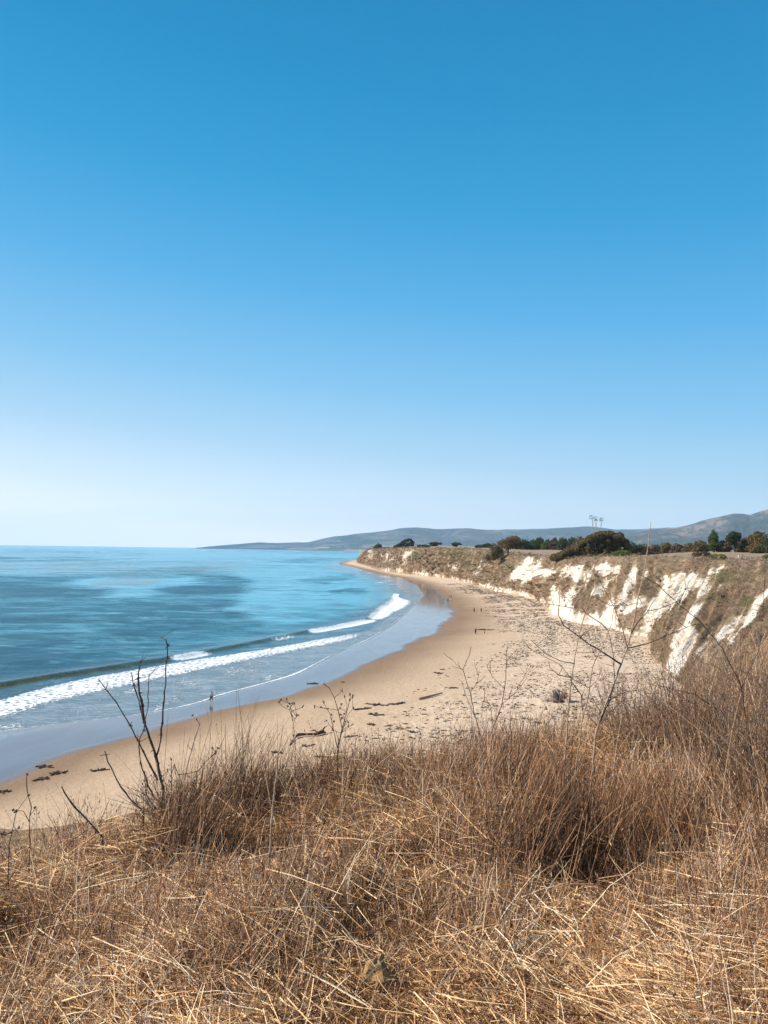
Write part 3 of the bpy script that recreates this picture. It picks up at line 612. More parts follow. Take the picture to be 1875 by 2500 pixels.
rb = [(1525,1562,1322,470,'dark','dark tree at the sheer right side of the huge domed tree'), (1550,1590,1327,480,'brown','low brownish belt tree, second right of the huge domed tree'),
      (1582,1618,1328,490,'brown','low brown belt tree above the lone walker on the field'), (1610,1644,1322,480,'olive','olive belt tree with slightly raised crown right of the lone walker'),
      (1636,1672,1325,470,'brown','brown-green low belt tree midway along the right field edge'), (1664,1700,1324,450,'olive','olive belt tree two trees left of the tall conical green one'),
      (1692,1730,1317,430,'olive','olive-green belt tree touching the left side of the tall conical green one')]
for (a, b, tp, Yb_, lf, lb) in rb: tree('belt_tree', a, b, tp, Yb_, lb, 'tree', lf, 'round', 3600, .55, R_B)
tree('conifer_tree', 1722, 1766, 1295, 400, 'tall bright green conical tree standing above the right field edge', 'tree', 'green', 'cone', 4200, .38, R_B)
tree('belt_tree', 1752, 1784, 1318, 400, 'dark brown low tree between the conical tree and the thin-stemmed one', 'tree', 'brown', 'round', 3600, .5, R_B)
tree('umbrella_tree', 1774, 1815, 1294, 385, 'dark tree with open flat crown on a thin pale stem near right edge', 'tree', 'dark', 'flat', 3500, .42, R_B)
tree('belt_tree', 1796, 1842, 1310, 390, 'brown-green broad tree under the open flat crown at right', 'tree', 'olive', 'round', 5500, .5, R_B)
tree('belt_tree', 1828, 1876, 1295, 370, 'large dark olive tree filling the right edge of the belt', 'tree', 'olive', 'round', 7000, .5, R_B)
tree('belt_tree', 1862, 1925, 1299, 360, 'dark tree cut by the right picture edge in the belt', 'tree', 'dark', 'round', 6000, .5, R_B)
SH = 'low shrubs on the clifftop'
def shrub(a, b, tp, Y_, lb, lf): tree('shrub', a, b, tp, Y_, lb, 'shrub', lf, 'low', 2600, .25, SH)
shrub(1492, 1543, 1342, 292, 'bright green low rounded shrub at the foot of the huge domed tree', 'bright')
shrub(1726, 1778, 1352, 240, 'bright green low shrub on the cliff edge below the tall conical tree', 'bright')
shrub(1858, 1900, 1354, 250, 'bright green low shrub cut by the right picture edge', 'bright')
shrub(1693, 1735, 1344, 285, 'brown dried-out mounded shrub left of the green one on the cliff edge', 'brown')
d_ = ray(1201, 1366); h_ = terr_bvh.ray_cast(Vector((0, 0, CAMZ)), d_.normalized())
tree('shrub', 1183, 1219, 1350, h_[0].y+2, 'dull brown shrub spilling below the big brown-green clifftop tree', 'shrub', 'brown', 'low', 2200, .3, SH, ground=h_[0].z-.5)
# tall thin eucalyptus group
for i, (bx, cxp, tp, w_) in enumerate([(1452,1444,1258,14), (1457,1455,1262,12), (1466,1468,1264,13)]):
    Y_ = 560+i*14; x = (bx-937.5)/F*Y_; z0 = drop(x, Y_); rt = empty('tall_thin_tree', (x, Y_, z0))
    tag(rt, ['tall bare-stemmed tree behind the dome, leftmost of three, highest tuft crown', 'tall bare-stemmed tree behind the dome, middle of three, narrow tuft', 'tall bare-stemmed tree behind the dome, rightmost of three, leaning right'][i], 'tree', 'tall thin trees behind the domed tree')
    tp_ = atY(cxp, tp, Y_); m_ = MB(); dx_ = tp_.x-x; Hh = tp_.z-z0
    m_.tube([(0, 0, -1), (dx_*.3, 0, Hh*.45), (dx_*.8, 0, Hh*.9)], [.34, .28, .15], 6)
    s_ = (1, -1, 1)[i]; m_.tube([(dx_*.5, 0, Hh*.68), (dx_*.7+s_*.4, 0, Hh*.8), (dx_+s_*.9, 0, Hh*.93)], [.16, .12, .06], 5)
    m_.build('trunk', PALEBARK, rt)
    r_ = w_/2/F*Y_
    leaves('crown', [(dx_, 0, Hh*.96, r_*.8, r_*.7, 1.3), (dx_-.9, 0, Hh*.91, r_*.4, r_*.4, .8), (dx_+.9, .5, Hh*.92, r_*.45, r_*.4, .8)], 80, .36, LEAF['dark'], rt, 500+i)

# scrub that covers the cliff faces and the rim
def mat_scrubleaf(): return mat_leaf('scrub_leaf', (.10, .064, .040), (.24, .16, .10), (.42, .295, .19))
Pt = TV.reshape(-1, 3); wf = white.ravel(); dd = np.hypot(Pt[:, 0], Pt[:, 1])
tf = tcol.ravel(); jj = np.tile(np.arange(m2), NS)
ok = (wf < .40) & (dd > 62) & (dd < 1500) & (tf > .06) & (jj < NTT+16)
cand = np.nonzero(ok)[0]; pw = np.clip(dd[cand]/260, .5, 1.5)**-1.0; pick = rng.choice(cand, 44000, p=pw/pw.sum())
c = Pt[pick]+rng.normal(size=(len(pick), 3))*.5; dsz = dd[pick]
nl = 7; n = len(pick)*nl
cc = np.repeat(c, nl, 0)+rng.normal(size=(n, 3))*np.array([.30, .30, .14])*np.repeat(np.clip(dsz/260, .6, 2), nl)[:, None]
cc[:, 2] += .06
nr = rng.normal(size=(n, 3)); nr[:, 2] += .8; nr /= np.linalg.norm(nr, axis=1)[:, None]
a = np.cross(nr, rng.normal(size=(n, 3))); a /= np.linalg.norm(a, axis=1)[:, None]; e = np.cross(nr, a)
s_ = (.08+.15*rng.random(n))*np.repeat(np.clip(dsz/240, .4, 3.0), nl); s_ = s_[:, None]
Vv = np.stack([cc-a*s_, cc-e*s_*.6, cc+a*s_, cc+e*s_*.6], 1).reshape(-1, 3)
ti = np.repeat(np.clip(.5*vn(c[:, 0]*.12, c[:, 1]*.12, 7)+.5*rng.random(len(c)), 0, 1), nl)
so_ = mesh_np('dry_scrub', Vv, np.arange(4*n).reshape(-1, 4), mat_scrubleaf(), dict(tint=np.repeat(ti, 4)), smooth=False)
tag(so_, 'dry brown coastal scrub covering the cliff faces', 'scrub', kind='stuff')
# ------------------------------------------------------------------ pier
pz = empty('pier', (G(884, 0, 0)[0]*0+(889-937.5)/F*2150, 2150, 0)); tag(pz, 'small white pier on posts beyond the far headland', 'pier')
pm = simple('pier_timber', (.72, .70, .66), .8, .1, .5); m_ = MB(); m_.box((0, 0, 11.2), (14, 2.2, .35)); m_.build('deck', pm, pz)
for i in range(7):
    m_ = MB(); x = -13+i*4.3
    for yy_ in (-1.6, 1.6): m_.tube([(x, yy_, -2), (x, yy_, 11)], .38, 6)
    m_.box((x, 0, 10.4), (.35, 2.0, .3)); m_.build('post_pair', pm, pz)
m_ = MB(); m_.box((0, 2.1, 12.6), (14, .08, .08)); m_.box((0, -2.1, 12.6), (14, .08, .08))
for i in range(9):
    for yy_ in (-2.1, 2.1): m_.box((-14+i*3.5, yy_, 12.0), (.07, .07, .6))
m_.build('railing', pm, pz)
# ================================================================== SMALL THINGS ON THE BEACH
def sandpt(sx, sy):
    z = 1.0
    for _ in range(6):
        x, y = onz(sx, sy, z); z = float(sand_z(np.array([x]), np.array([y]))[0])
    return Vector((x, y, z))
DRIFT = simple('driftwood', (.085, .05, .03), .85, .4, 6); PALEWOOD = simple('weathered_log', (.32, .21, .13), .85, .3, 6)
WEED = simple('kelp_wrack', (.055, .033, .02), .7, .5, 5)
# long branch of driftwood (traced)
def r6b(a, b): return (640+a*.3617, 1600+b*.3617)
m_ = MB(); pts = [sandpt(*r6b(a, b)) for a, b in [(185,610),(205,580),(245,552),(300,548),(360,546),(405,535),(432,534)]]; o_ = pts[3].copy()
m_.tube([p+Vector((0, 0, h)) for p, h in zip(pts, (.05, .12, .3, .28, .25, .35, .2))], [.06, .1, .2, .15, .17, .26, .08], 8)
rt = empty('driftwood_branch', o_); tag(rt, 'long crooked dark driftwood branch lying alone on the sand below the grass', 'driftwood')
a_ = m_.build('branch', DRIFT, None); a_.data.transform(Matrix.Translation(-o_)); a_.parent = rt
m_ = MB(); p0 = pts[5]-o_
m_.tube([p0+Vector((0, 0, .3)), p0+Vector((.2, .7, .7)), p0+Vector((.5, 1.3, .75))], [.14, .09, .03], 6); m_.tube([p0+Vector((-.6, 0, .25)), p0+Vector((-1.1, .6, .45))], [.1, .03], 6); m_.build('snag', DRIFT, rt)
m_ = MB(); pts = [sandpt(*r6b(a, b)) for a, b in [(1060,300),(1130,285),(1215,262)]]; o_ = pts[1].copy()
m_.tube([p-o_+Vector((0, 0, .2)) for p in pts], [.17, .16, .10], 9); a_ = m_.build('beach_log', PALEWOOD, None); a_.location = o_
tag(a_, 'straight brown log lying among wrack up the beach', 'log')
# rubble mound
mp = sandpt(1360, 1712); rt = empty('rubble_mound', mp); tag(rt, 'grey blocky heap of rock and roots half hidden behind the grass on the beach', 'rock heap')
GREY = simple('rubble_rock', (.30, .25, .22), .9, .45, 2); rr = random.Random(3)
for i in range(9):
    m_ = MB(); a = rr.uniform(-1.7, 1.7); m_.lump((a, rr.uniform(-.8, .8), rr.uniform(.2, 1.3)*(1-abs(a)/2.6)), (rr.uniform(.4, .8), rr.uniform(.4, .7), rr.uniform(.35, .8)), i+2, .3, 10, 7)
    m_.build('boulder', GREY, rt, smooth=False)
m_ = MB()
for i in range(16):
    a = rr.uniform(-1.8, 1.8); m_.tube([(a, -.8, .1), (a+rr.uniform(-.3, .3), -.7, 1.0), (a+rr.uniform(-.8, .8), 0, rr.uniform(1.2, 2.2))], [.08, .07, .03], 5)
m_.build('roots', PALEWOOD, rt)
# individual clumps of washed-up kelp
clumps = [((685,362),1.3,'knotted dark kelp pile, lowest left of the three big piles on the sand'), ((785,335),1.6,'ring shaped dark kelp pile, middle of the three big piles'), ((915,328),1.5,'long dark kelp pile trailing right, rightmost of the three big piles'),
 ((760,402),1.3,'dark kelp pile just below the ring shaped one'), ((735,470),1.0,'small kelp strand under the ladder of wrack pieces'), ((585,550),.8,'oval kelp scrap right of the tall forked stalk'),
 ((310,612),.9,'small dark kelp scrap beside the driftwood branch'), ((100,658),.8,'dark kelp scrap at the tip of the bare stick'), ((1200,122),1.3,'flat dark kelp strand high on the open sand'), ((1218,97),.6,'tiny dark kelp lump just above the flat strand'),
 ((545,183),.5,'tiny dark speck of kelp at the wet sand edge'), ((350,190),1.2,'thin kelp strands on the wet sand edge'), ((1300,222),1.0,'dark kelp strand right of the straight log'), ((405,690),1.0,'kelp heap close to the grass left of the forked stalk'),
 ((1018,520),.8,'dark kelp lump just above the grass tips in the middle')]
def kelp(p, L, label, seed, fl=.16):
    m_ = MB(); r_ = random.Random(seed)
    sk_ = r_.uniform(-.6, .6)
    for i in range(int(9+L*9)):
        a = r_.gauss(0, .5)*L; b = r_.gauss(0, .3)*L+a*sk_; q = r_.uniform(0, 6.28); l = r_.uniform(.25, .6)*L*.6
        m_.tube([(0, 0, .05), (a, b, .08)], [.05, .06], 5)
        m_.tube([(a-math.cos(q)*l, b-math.sin(q)*l*.6, .03), (a+r_.uniform(-.1, .1), b+r_.uniform(-.1, .1), r_.uniform(.04, fl)), (a+math.cos(q)*l, b+math.sin(q)*l*.6, .03)], [.02, (.05+.05*r_.random())*L**.4, .02], 5)
    o = m_.build('kelp_clump', WEED, None); o.location = p; tag(o, label, 'seaweed', 'kelp clumps on the sand'); return o
for i, (q_, L, lb) in enumerate(clumps): kelp(sandpt(*r6b(*q_)), L*.85, lb, i)
for i, (sx, sy, L, lb) in enumerate([(110,1872,.9,'dark kelp scrap on wet sand at far left, upper one'),(145,1888,1.1,'largest kelp scrap at the left on the wet sand edge'),(236,1883,.8,'kelp scrap at the left, rightmost of the row'),(103,1903,.9,'pale brown kelp scrap at the left, lowest of the row'),(4,1934,.9,'kelp scrap at the very left picture edge'),(1187,1538,2.4,'wide dark kelp strand just above the lone dark figure')]):
    kelp(sandpt(sx, sy), L, lb, 60+i)
# uncountable wrack line
def mat_w():
    n = NT('wrack'); t_ = n.attr('tint'); return n.fin(n.ramp(t_, [(.0, (.03, .018, .011)), (.6, (.08, .05, .03)), (1, (.17, .11, .07))]), .85)
N = 26000; yv = np.exp(rng.uniform(math.log(52), math.log(520), N*3)); wv = f_wet(yv); bv = f_base(yv)
fr = rng.random(N*3); xv = wv+(bv-wv)*fr
dens = sstep(.28, .62, fr)*(1-.4*sstep(.93, 1, fr)); dens *= sstep(.46, .60, fbm(xv*.09+3, yv*.12, 151, 4, .6)+.10*dens)*(.45+.55*sstep(.45, .6, fbm((xv-wv)*.5, yv*.02, 152, 3)))
kp = rng.random(N*3) < dens; xv = xv[kp][:N]; yv = yv[kp][:N]; zv = sand_z(xv, yv); n = len(xv)
L = (.07+.45*rng.random(n)**4)*np.clip(yv/130, .9, 2.6)*(.8+.6*sstep(130, 90, yv)); q = rng.normal(0, .5, n); wd_ = L*(.25+.35*rng.random(n))
ax = np.stack([np.cos(q), np.sin(q), 0*q], 1); bx = np.stack([-np.sin(q), np.cos(q), 0*q], 1); c = np.stack([xv, yv, zv+.01], 1)
top = c+np.array([0, 0, 1])*(.04+.12*rng.random(n))[:, None]+ax*(rng.normal(0, .2, n)*L)[:, None]
Vv = np.stack([c-ax*L[:, None], c-bx*wd_[:, None], c+ax*(L*.9)[:, None], c+bx*wd_[:, None], top], 1).reshape(-1, 3)
i0 = np.arange(n)[:, None]*5; Fq = np.concatenate([i0+np.array([[0, 1, 4]]), i0+np.array([[1, 2, 4]]), i0+np.array([[2, 3, 4]]), i0+np.array([[3, 0, 4]])])
ww = mesh_np('wrack_debris', Vv, Fq, mat_w(), dict(tint=np.repeat(rng.random(n), 5)), smooth=False); tag(ww, 'scattered dark seaweed debris strewn over the dry sand', 'seaweed', kind='stuff')
# pale fallen blocks at the cliff foot
CH = simple('pale_stone', (.72, .64, .54), .95, .2, 1.5)
for i, (sx, sy, r_, lb) in enumerate([(1300,1356,.7,'pale stone on the cliff rim, left one of two near the big brown-green tree'),(1311,1356,.6,'pale stone on the cliff rim, right one of two near the big brown-green tree')]):
    Y_ = 372; x = (sx-937.5)/F*Y_; m_ = MB(); m_.lump((0, 0, .3), (r_, r_*.8, r_), i, .25); o = m_.build('rim_stone', CH, None, False); o.location = (x, Y_, drop(x, Y_)); tag(o, lb, 'rock')
# bench on the clifftop
Y_ = 296; x = (1555-937.5)/F*Y_; bz = drop(x, Y_); bt = empty('bench', (x, Y_, bz)); tag(bt, 'small reddish wooden bench on the clifftop field right of the round green shrub', 'bench')
RW = simple('red_timber', (.33, .13, .08), .8, .2, 4); m_ = MB(); m_.box((0, 0, .46), (1.5, .22, .04)); m_.build('seat', RW, bt)
m_ = MB(); m_.box((0, .22, .82), (1.5, .03, .16)); m_.build('backrest', RW, bt)
for s_ in (-1.2, 1.2): m_ = MB(); m_.box((s_, 0, .2), (.06, .2, .22)); m_.box((s_, .24, .5), (.05, .03, .5)); m_.build('leg', RW, bt)

# ================================================================== PEOPLE
def skinmesh(name, verts, edges, radii, mat, parent, root=0, sub=1):
    me = bpy.data.meshes.new(name); me.from_pydata(verts, edges, []); o = bpy.data.objects.new(name, me); COL.objects.link(o)
    md = o.modifiers.new('s', 'SKIN'); md.use_smooth_shade = True
    if not me.skin_vertices: me.skin_vertices.new()
    for i, r_ in enumerate(radii):
        sv = me.skin_vertices[0].data[i]; sv.radius = r_ if hasattr(r_, '__len__') else (r_, r_); sv.use_root = (i == root)
    s2_ = o.modifiers.new('u', 'SUBSURF'); s2_.levels = sub; s2_.render_levels = sub
    dg = bpy.context.evaluated_depsgraph_get(); ev = o.evaluated_get(dg); nm = bpy.data.meshes.new_from_object(ev)
    bpy.data.objects.remove(o); nm.name = name; o2 = bpy.data.objects.new(name, nm); COL.objects.link(o2); nm.materials.clear(); nm.materials.append(mat); o2.parent = parent; return o2
SKIN = simple('skin', (.50, .29, .20), .6, .05, 10); HAIR = simple('hair', (.03, .02, .015), .7, .2, 20)
CL = {k: simple('cloth_'+k, c, .9, .1, 15) for k, c in dict(white=(.82, .80, .80), navy=(.02, .025, .045), black=(.018, .018, .02), grey=(.2, .2, .22), red=(.35, .07, .06), tan=(.4, .3, .2)).items()}
def person(loc, rz, shirt, legs, label, group=None, stride=.22, bag=False, long_legs=False, H=1.7, long_sleeve=False):
    k = H/1.7; rt = empty('person', loc, rz); rt.scale = (k, k, k); tag(rt, label, 'person', group)
    # faces +x when walking; y is left/right
    hipL, hipR = (0, .09, .90), (0, -.09, .90); kL, kR = (stride*.55, .10, .49), (-stride*.25, -.10, .49)
    aL, aR = (stride, .10, .08), (-stride*1.0, -.10, .10); tL, tR = (stride+.15, .11, .03), (-stride+.14, -.11, .03)
    V = [(0, 0, .95), (0, 0, 1.12), (0.01, 0, 1.30), (.01, 0, 1.43), (.03, 0, 1.52), (.045, 0, 1.60), (.04, 0, 1.68),
         hipL, kL, aL, tL, hipR, kR, aR, tR, (0, .18, 1.40), (-.06, .24, 1.13), (.06, .25, .90), (.10, .25, .82), (0, -.18, 1.40), (.02, -.24, 1.13), (.05, -.25, .90), (.07, -.25, .81)]
    E = [(0, 1), (1, 2), (2, 3), (3, 4), (4, 5), (5, 6), (0, 7), (7, 8), (8, 9), (9, 10), (0, 11), (11, 12), (12, 13), (13, 14), (3, 15), (15, 16), (16, 17), (17, 18), (3, 19), (19, 20), (20, 21), (21, 22)]
    rad = [(.10, .14), (.09, .125), (.11, .15), (.08, .12), .05, .085, .07, .085, .055, .036, .03, .085, .055, .036, .03, .055, .038, .028, .03, .055, .038, .028, .03]
    skinmesh('body', V, E, rad, SKIN, rt)
    skinmesh('shirt', [(0, 0, .93), (0, 0, 1.13), (.01, 0, 1.31), (.01, 0, 1.45), (0, .19, 1.41), (-.05, .245, 1.17 if long_sleeve else 1.24), (0, -.19, 1.41), (-.015, -.25, 1.17 if long_sleeve else 1.24)], [(0, 1), (1, 2), (2, 3), (3, 4), (4, 5), (3, 6), (6, 7)], [(.15, .20), (.14, .185), (.155, .205), (.10, .14), .075, .06, .075, .06], shirt, rt)
    f = .95 if long_legs else .25
    def mixp(a, b, t_): return tuple(a[i]*(1-t_)+b[i]*t_ for i in range(3))
    le = [(0, 0, .96), hipL, kL if long_legs else mixp(hipL, kL, .8), hipR, kR if long_legs else mixp(hipR, kR, .8)]; ed = [(0, 1), (1, 2), (0, 3), (3, 4)]; ra = [(.12, .15), .105, .085, .105, .085]
    if long_legs: le += [aL, aR]; ed += [(2, 5), (4, 6)]; ra += [.06, .06]
    skinmesh('trousers' if long_legs else 'shorts', le, ed, ra, legs, rt)
    m_ = MB(); m_.lump((.025, 0, 1.645), (.10, .09, .10), 2, .08, 12, 8); m_.build('hair', HAIR, rt)
    if bag: m_ = MB(); m_.lump((.20, -.30, .62), (.14, .07, .17), 5, .12, 10, 8); m_.tube([(.13, -.30, .74), (.19, -.27, .86), (.27, -.30, .74)], .015, 5); m_.build('bag', CL['black'], rt)
    return rt
person(sandpt(516, 1716), R(-62), CL['white'], CL['black'], 'person in white shirt and black shorts at the foam line, carrying a dark bag', bag=True)
far = 'people far along the beach'
person(sandpt(1093.5, 1470), R(95), CL['black'], CL['black'], 'person in dark clothes at water edge, left one of the nearer pair on far beach', far, long_legs=True)
person(sandpt(1099, 1471), R(95), CL['white'], CL['grey'], 'person in a white top at water edge, right one of the nearer pair', far)
person(sandpt(1096.5, 1461.5), R(-85), CL['tan'], CL['grey'], 'person in tan top just beyond the pair at the water edge, left one', far)
person(sandpt(1101.5, 1461.5), R(-85), CL['red'], CL['black'], 'person in red-brown top just beyond the pair at the water edge, right one', far)
person(sandpt(1157.5, 1495.5), R(-100), CL['black'], CL['black'], 'dark slim walker mid-beach, left one of two walking apart', far, long_legs=True, H=1.8)
person(sandpt(1175, 1495.5), R(-100), CL['navy'], CL['black'], 'dark walker mid-beach, right one of two walking apart', far, long_legs=True, stride=.3, long_sleeve=True, H=1.75)
person(sandpt(1161, 1549), R(-90), CL['black'], CL['black'], 'lone figure in black on open sand left of the wide kelp strand', far, long_legs=True, long_sleeve=True)
person(sandpt(1183, 1549), R(-90), CL['navy'], CL['black'], 'small child in dark clothes just below the wide kelp strand', far, H=.95)
def on_plateau(sx, Y): x = (sx-937.5)/F*Y; return Vector((x, Y, drop(x, Y)))
top = 'people on the clifftop'
person(on_plateau(1626.5, 268), R(0), CL['tan'], CL['black'], 'person with light top walking the clifftop field under the tree belt', top, long_legs=True)
person(on_plateau(1803, 235), R(180), CL['white'], CL['white'], 'person all in white standing on the clifftop between two green shrubs', top, long_legs=True, H=1.6)
person(on_plateau(1812, 240), R(150), CL['black'], CL['navy'], 'person in dark clothes beside the one in white on the clifftop', top, long_legs=True, H=1.7)

# ================================================================== FOREGROUND GROUND
def fg_edge(x): return np.interp(x, [-16, -6, -2.8, -1.2, 1.0, 2.6, 4.5, 8, 16], [3.8, 4.2, 4.9, 5.9, 6.7, 7.6, 8.8, 9.5, 10.5])
SHADE_PITS = [(-.86, 4.7, .27, .30), (-.68, 5.75, .34, .30), (1.20, 5.55, .30, .26), (1.46, 5.15, .32, .30), (1.72, 4.78, .30, .28), (1.12, 4.5, .36, .18), (-1.9, 3.6, .3, .18)]  # hollows added as shade pockets; the blades inside are darkened by colour
def fg_z(x, y):
    z = 21.76+.05*(x)*sstep(3, 8, y)-.19*np.maximum(-x-.8, 0)*sstep(2.5, 5, y)+(fbm(x*.55, y*.55, 301, 4)-.5)*.34+(fbm(x*2.2, y*2.2, 302, 3)-.5)*.20
    for a, b, r_, d_ in SHADE_PITS: z = z-d_*np.exp(-((x-a)/r_)**2-((y-b)/r_)**2)+.45*d_*np.exp(-((x-a+.42)/.24)**2-((y-b+.02)/.3)**2)
    z = z-.10*sstep(3, 7, y)
    e = y-fg_edge(x); z = z-np.where(e > 0, e*e*.12+e*.35, 0)-np.maximum(e-3, 0)*.5
    return z-sstep(12, 16, np.abs(x))*2.5-sstep(-3, -6, y)*2.2
xs = np.concatenate([np.linspace(-16, -6, 30), np.linspace(-5.9, 7.5, 340), np.linspace(7.8, 16, 26)]); ysf = np.concatenate([np.linspace(-6, 1.2, 24), np.linspace(1.25, 10, 260), np.linspace(10.2, 20, 30)])
Xf, Yf = np.meshgrid(xs, ysf, indexing='ij'); Zf = fg_z(Xf, Yf)
def mat_ground():
    n = NT('dry_soil'); p = n.pos(); a = n.noise(p, 3, 6, .7); b = n.noise(p, .8, 4, .6); c = n.noise(p, 30, 4, .7)
    col = n.ramp(n.math('ADD', n.math('MULTIPLY', a, .5), n.math('MULTIPLY', c, .5)), [(.33, (.08, .04, .018)), (.5, (.26, .135, .06)), (.66, (.52, .31, .14))])
    col = n.mix(n.rng(b, .45, .7), col, (.34, .20, .10))
    return n.fin(col, .95, n.bump(n.math('ADD', a, c), .9, .03), .1)
g_ = mesh_np('foreground_ground', np.stack([Xf, Yf, Zf], -1), gridfaces(len(xs), len(ysf), flip=True), mat_ground()); g_['kind'] = 'structure'

# ================================================================== GRASS
def mat_straw(name, stops, trans=.25):
    n = NT(name); t_ = n.attr('tint'); c = n.ramp(t_, stops)
    tr = n.nd('BsdfTranslucent', None, Color=c); m_ = n.nd('MixShader', None, Fac=trans)
    n.fin(c, .65, None, .3); n.t.links.new(n.b.outputs[0], m_.inputs[1]); n.t.links.new(tr.outputs[0], m_.inputs[2]); n.t.links.new(m_.outputs[0], n.out.inputs[0]); return n.m
STRAW = mat_straw('straw', [(0, (.04, .017, .008)), (.25, (.18, .08, .032)), (.5, (.58, .32, .14)), (.75, (.94, .67, .38)), (1, (.97, .86, .67))], .12)
STEM = mat_straw('dry_stem', [(0, (.028, .013, .008)), (.3, (.12, .055, .028)), (.58, (.44, .235, .12)), (.82, (.88, .61, .40)), (1, (.96, .82, .66))], .12)
def blades(base, dirv, L, bend, wd, tint, seg=3, taper=.35):
    """ribbons: base (n,3), unit direction, length, bend vector, width"""
    n = len(base); t_ = np.linspace(0, 1, seg+1)[None, :, None]
    P_ = base[:, None, :]+dirv[:, None, :]*L[:, None, None]*t_+bend[:, None, :]*(t_**2)
    sd_ = np.cross(dirv, rng.normal(size=(n, 3))); sd_ /= np.linalg.norm(sd_, axis=1)[:, None]+1e-9
    w_ = wd[:, None, None]*(1-(1-taper)*t_)*.5
    V_ = np.stack([P_-sd_[:, None, :]*w_, P_+sd_[:, None, :]*w_], 2).reshape(-1, 3)
    k_ = 2*(seg+1); b0 = (np.arange(n)*k_)[:, None]; s0 = (np.arange(seg)*2)[None, :]; i_ = b0+s0
    F_ = np.stack([i_, i_+1, i_+3, i_+2], -1).reshape(-1, 4)
    return V_, F_, np.repeat(tint, k_)
def pack(parts):
    V_, F_, T_, o = [], [], [], 0
    for v, f, t_ in parts: V_.append(v); F_.append(f+o); T_.append(t_); o += len(v)
    return np.concatenate(V_), np.concatenate(F_), np.concatenate(T_)
def sample(n, y0, y1, spread=.62, pad=.6):
    if y0 < 0:             # the sides of the bluff top, outside the photograph
        x = rng.uniform(-9, 9, n); y = rng.uniform(y0, y1, n); m_ = (np.abs(x) > .6*np.maximum(y, 0)+.5) & (y < fg_edge(x)+.8) & (np.hypot(x, y) > .6); return x[m_], y[m_]
    """points over the slope in front of the photographer, even density in plan"""
    k_ = int(n*2.4); y = rng.uniform(y0, y1, k_); x = rng.uniform(-1, 1, k_)*(spread*y1+pad)
    m_ = np.abs(x) < spread*y+pad; return x[m_][:n], y[m_][:n]
def unit(v): return v/np.linalg.norm(v, axis=1)[:, None]
parts = []
# matted straw lying on the ground (combed diagonally, down to the right)
def litter(n, y0, y1, lmin, lmax, w0, w1, zmax, comb=.65, tlo=.25, thi=1.0):
    x, y = sample(n, y0, y1); n = len(x); z = fg_z(x, y)
    flow = -0.85+1.6*(fbm(x*.5+9, y*.5, 311, 3)-.5)*2; ang = np.where(rng.random(n) < comb, flow+rng.normal(0, .38, n), rng.uniform(0, math.pi, n))
    tilt = np.abs(rng.normal(0, .28, n)); dv = unit(np.stack([np.cos(ang), np.sin(ang), tilt], 1)); L_ = rng.uniform(lmin, lmax, n)
    base = np.stack([x, y, z+rng.random(n)**1.8*zmax], 1)-dv*L_[:, None]*.4*np.array([1, 1, 0])
    bend = rng.normal(0, .07, (n, 3)); bend[:, 2] = -np.abs(bend[:, 2])*1.5
    ti_ = np.clip(tlo+(thi-tlo)*(rng.random(n)*.7+.9*(fbm(x*1.1, y*1.1, 312, 4)-.32)), 0, 1)
    for a_, b_, r_, d_ in SHADE_PITS: ti_ = ti_*(1-.75*np.exp(-((x-a_)/r_)**2-((y-b_)/r_)**2))  # straw tint lowered in each hollow, shade put into the colour
    dn = fbm(x*.9, y*.9, 313, 3); kp = rng.random(n) < sstep(.25, .45, dn)*.45+.55
    for a_, b_, r_, d_ in SHADE_PITS[:6]: kp &= rng.random(n) > .97*np.exp(-((x-a_)/r_)**2-((y-b_)/r_)**2)
    return blades(base[kp], dv[kp], L_[kp], bend[kp], rng.uniform(w0, w1, kp.sum()), ti_[kp], 2)
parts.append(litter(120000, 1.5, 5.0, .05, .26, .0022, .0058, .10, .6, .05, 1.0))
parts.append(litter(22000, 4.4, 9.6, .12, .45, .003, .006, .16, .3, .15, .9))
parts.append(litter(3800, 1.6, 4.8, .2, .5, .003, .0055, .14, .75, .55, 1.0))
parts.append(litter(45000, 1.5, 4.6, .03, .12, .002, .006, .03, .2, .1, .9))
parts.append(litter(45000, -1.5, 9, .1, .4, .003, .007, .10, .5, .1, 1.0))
v, f, t_ = pack(parts); so_ = mesh_np('straw_litter', v, f, STRAW, dict(tint=t_), smooth=False); tag(so_, 'matted pale straw lying flat over the ground at the front', 'dry grass', kind='stuff')
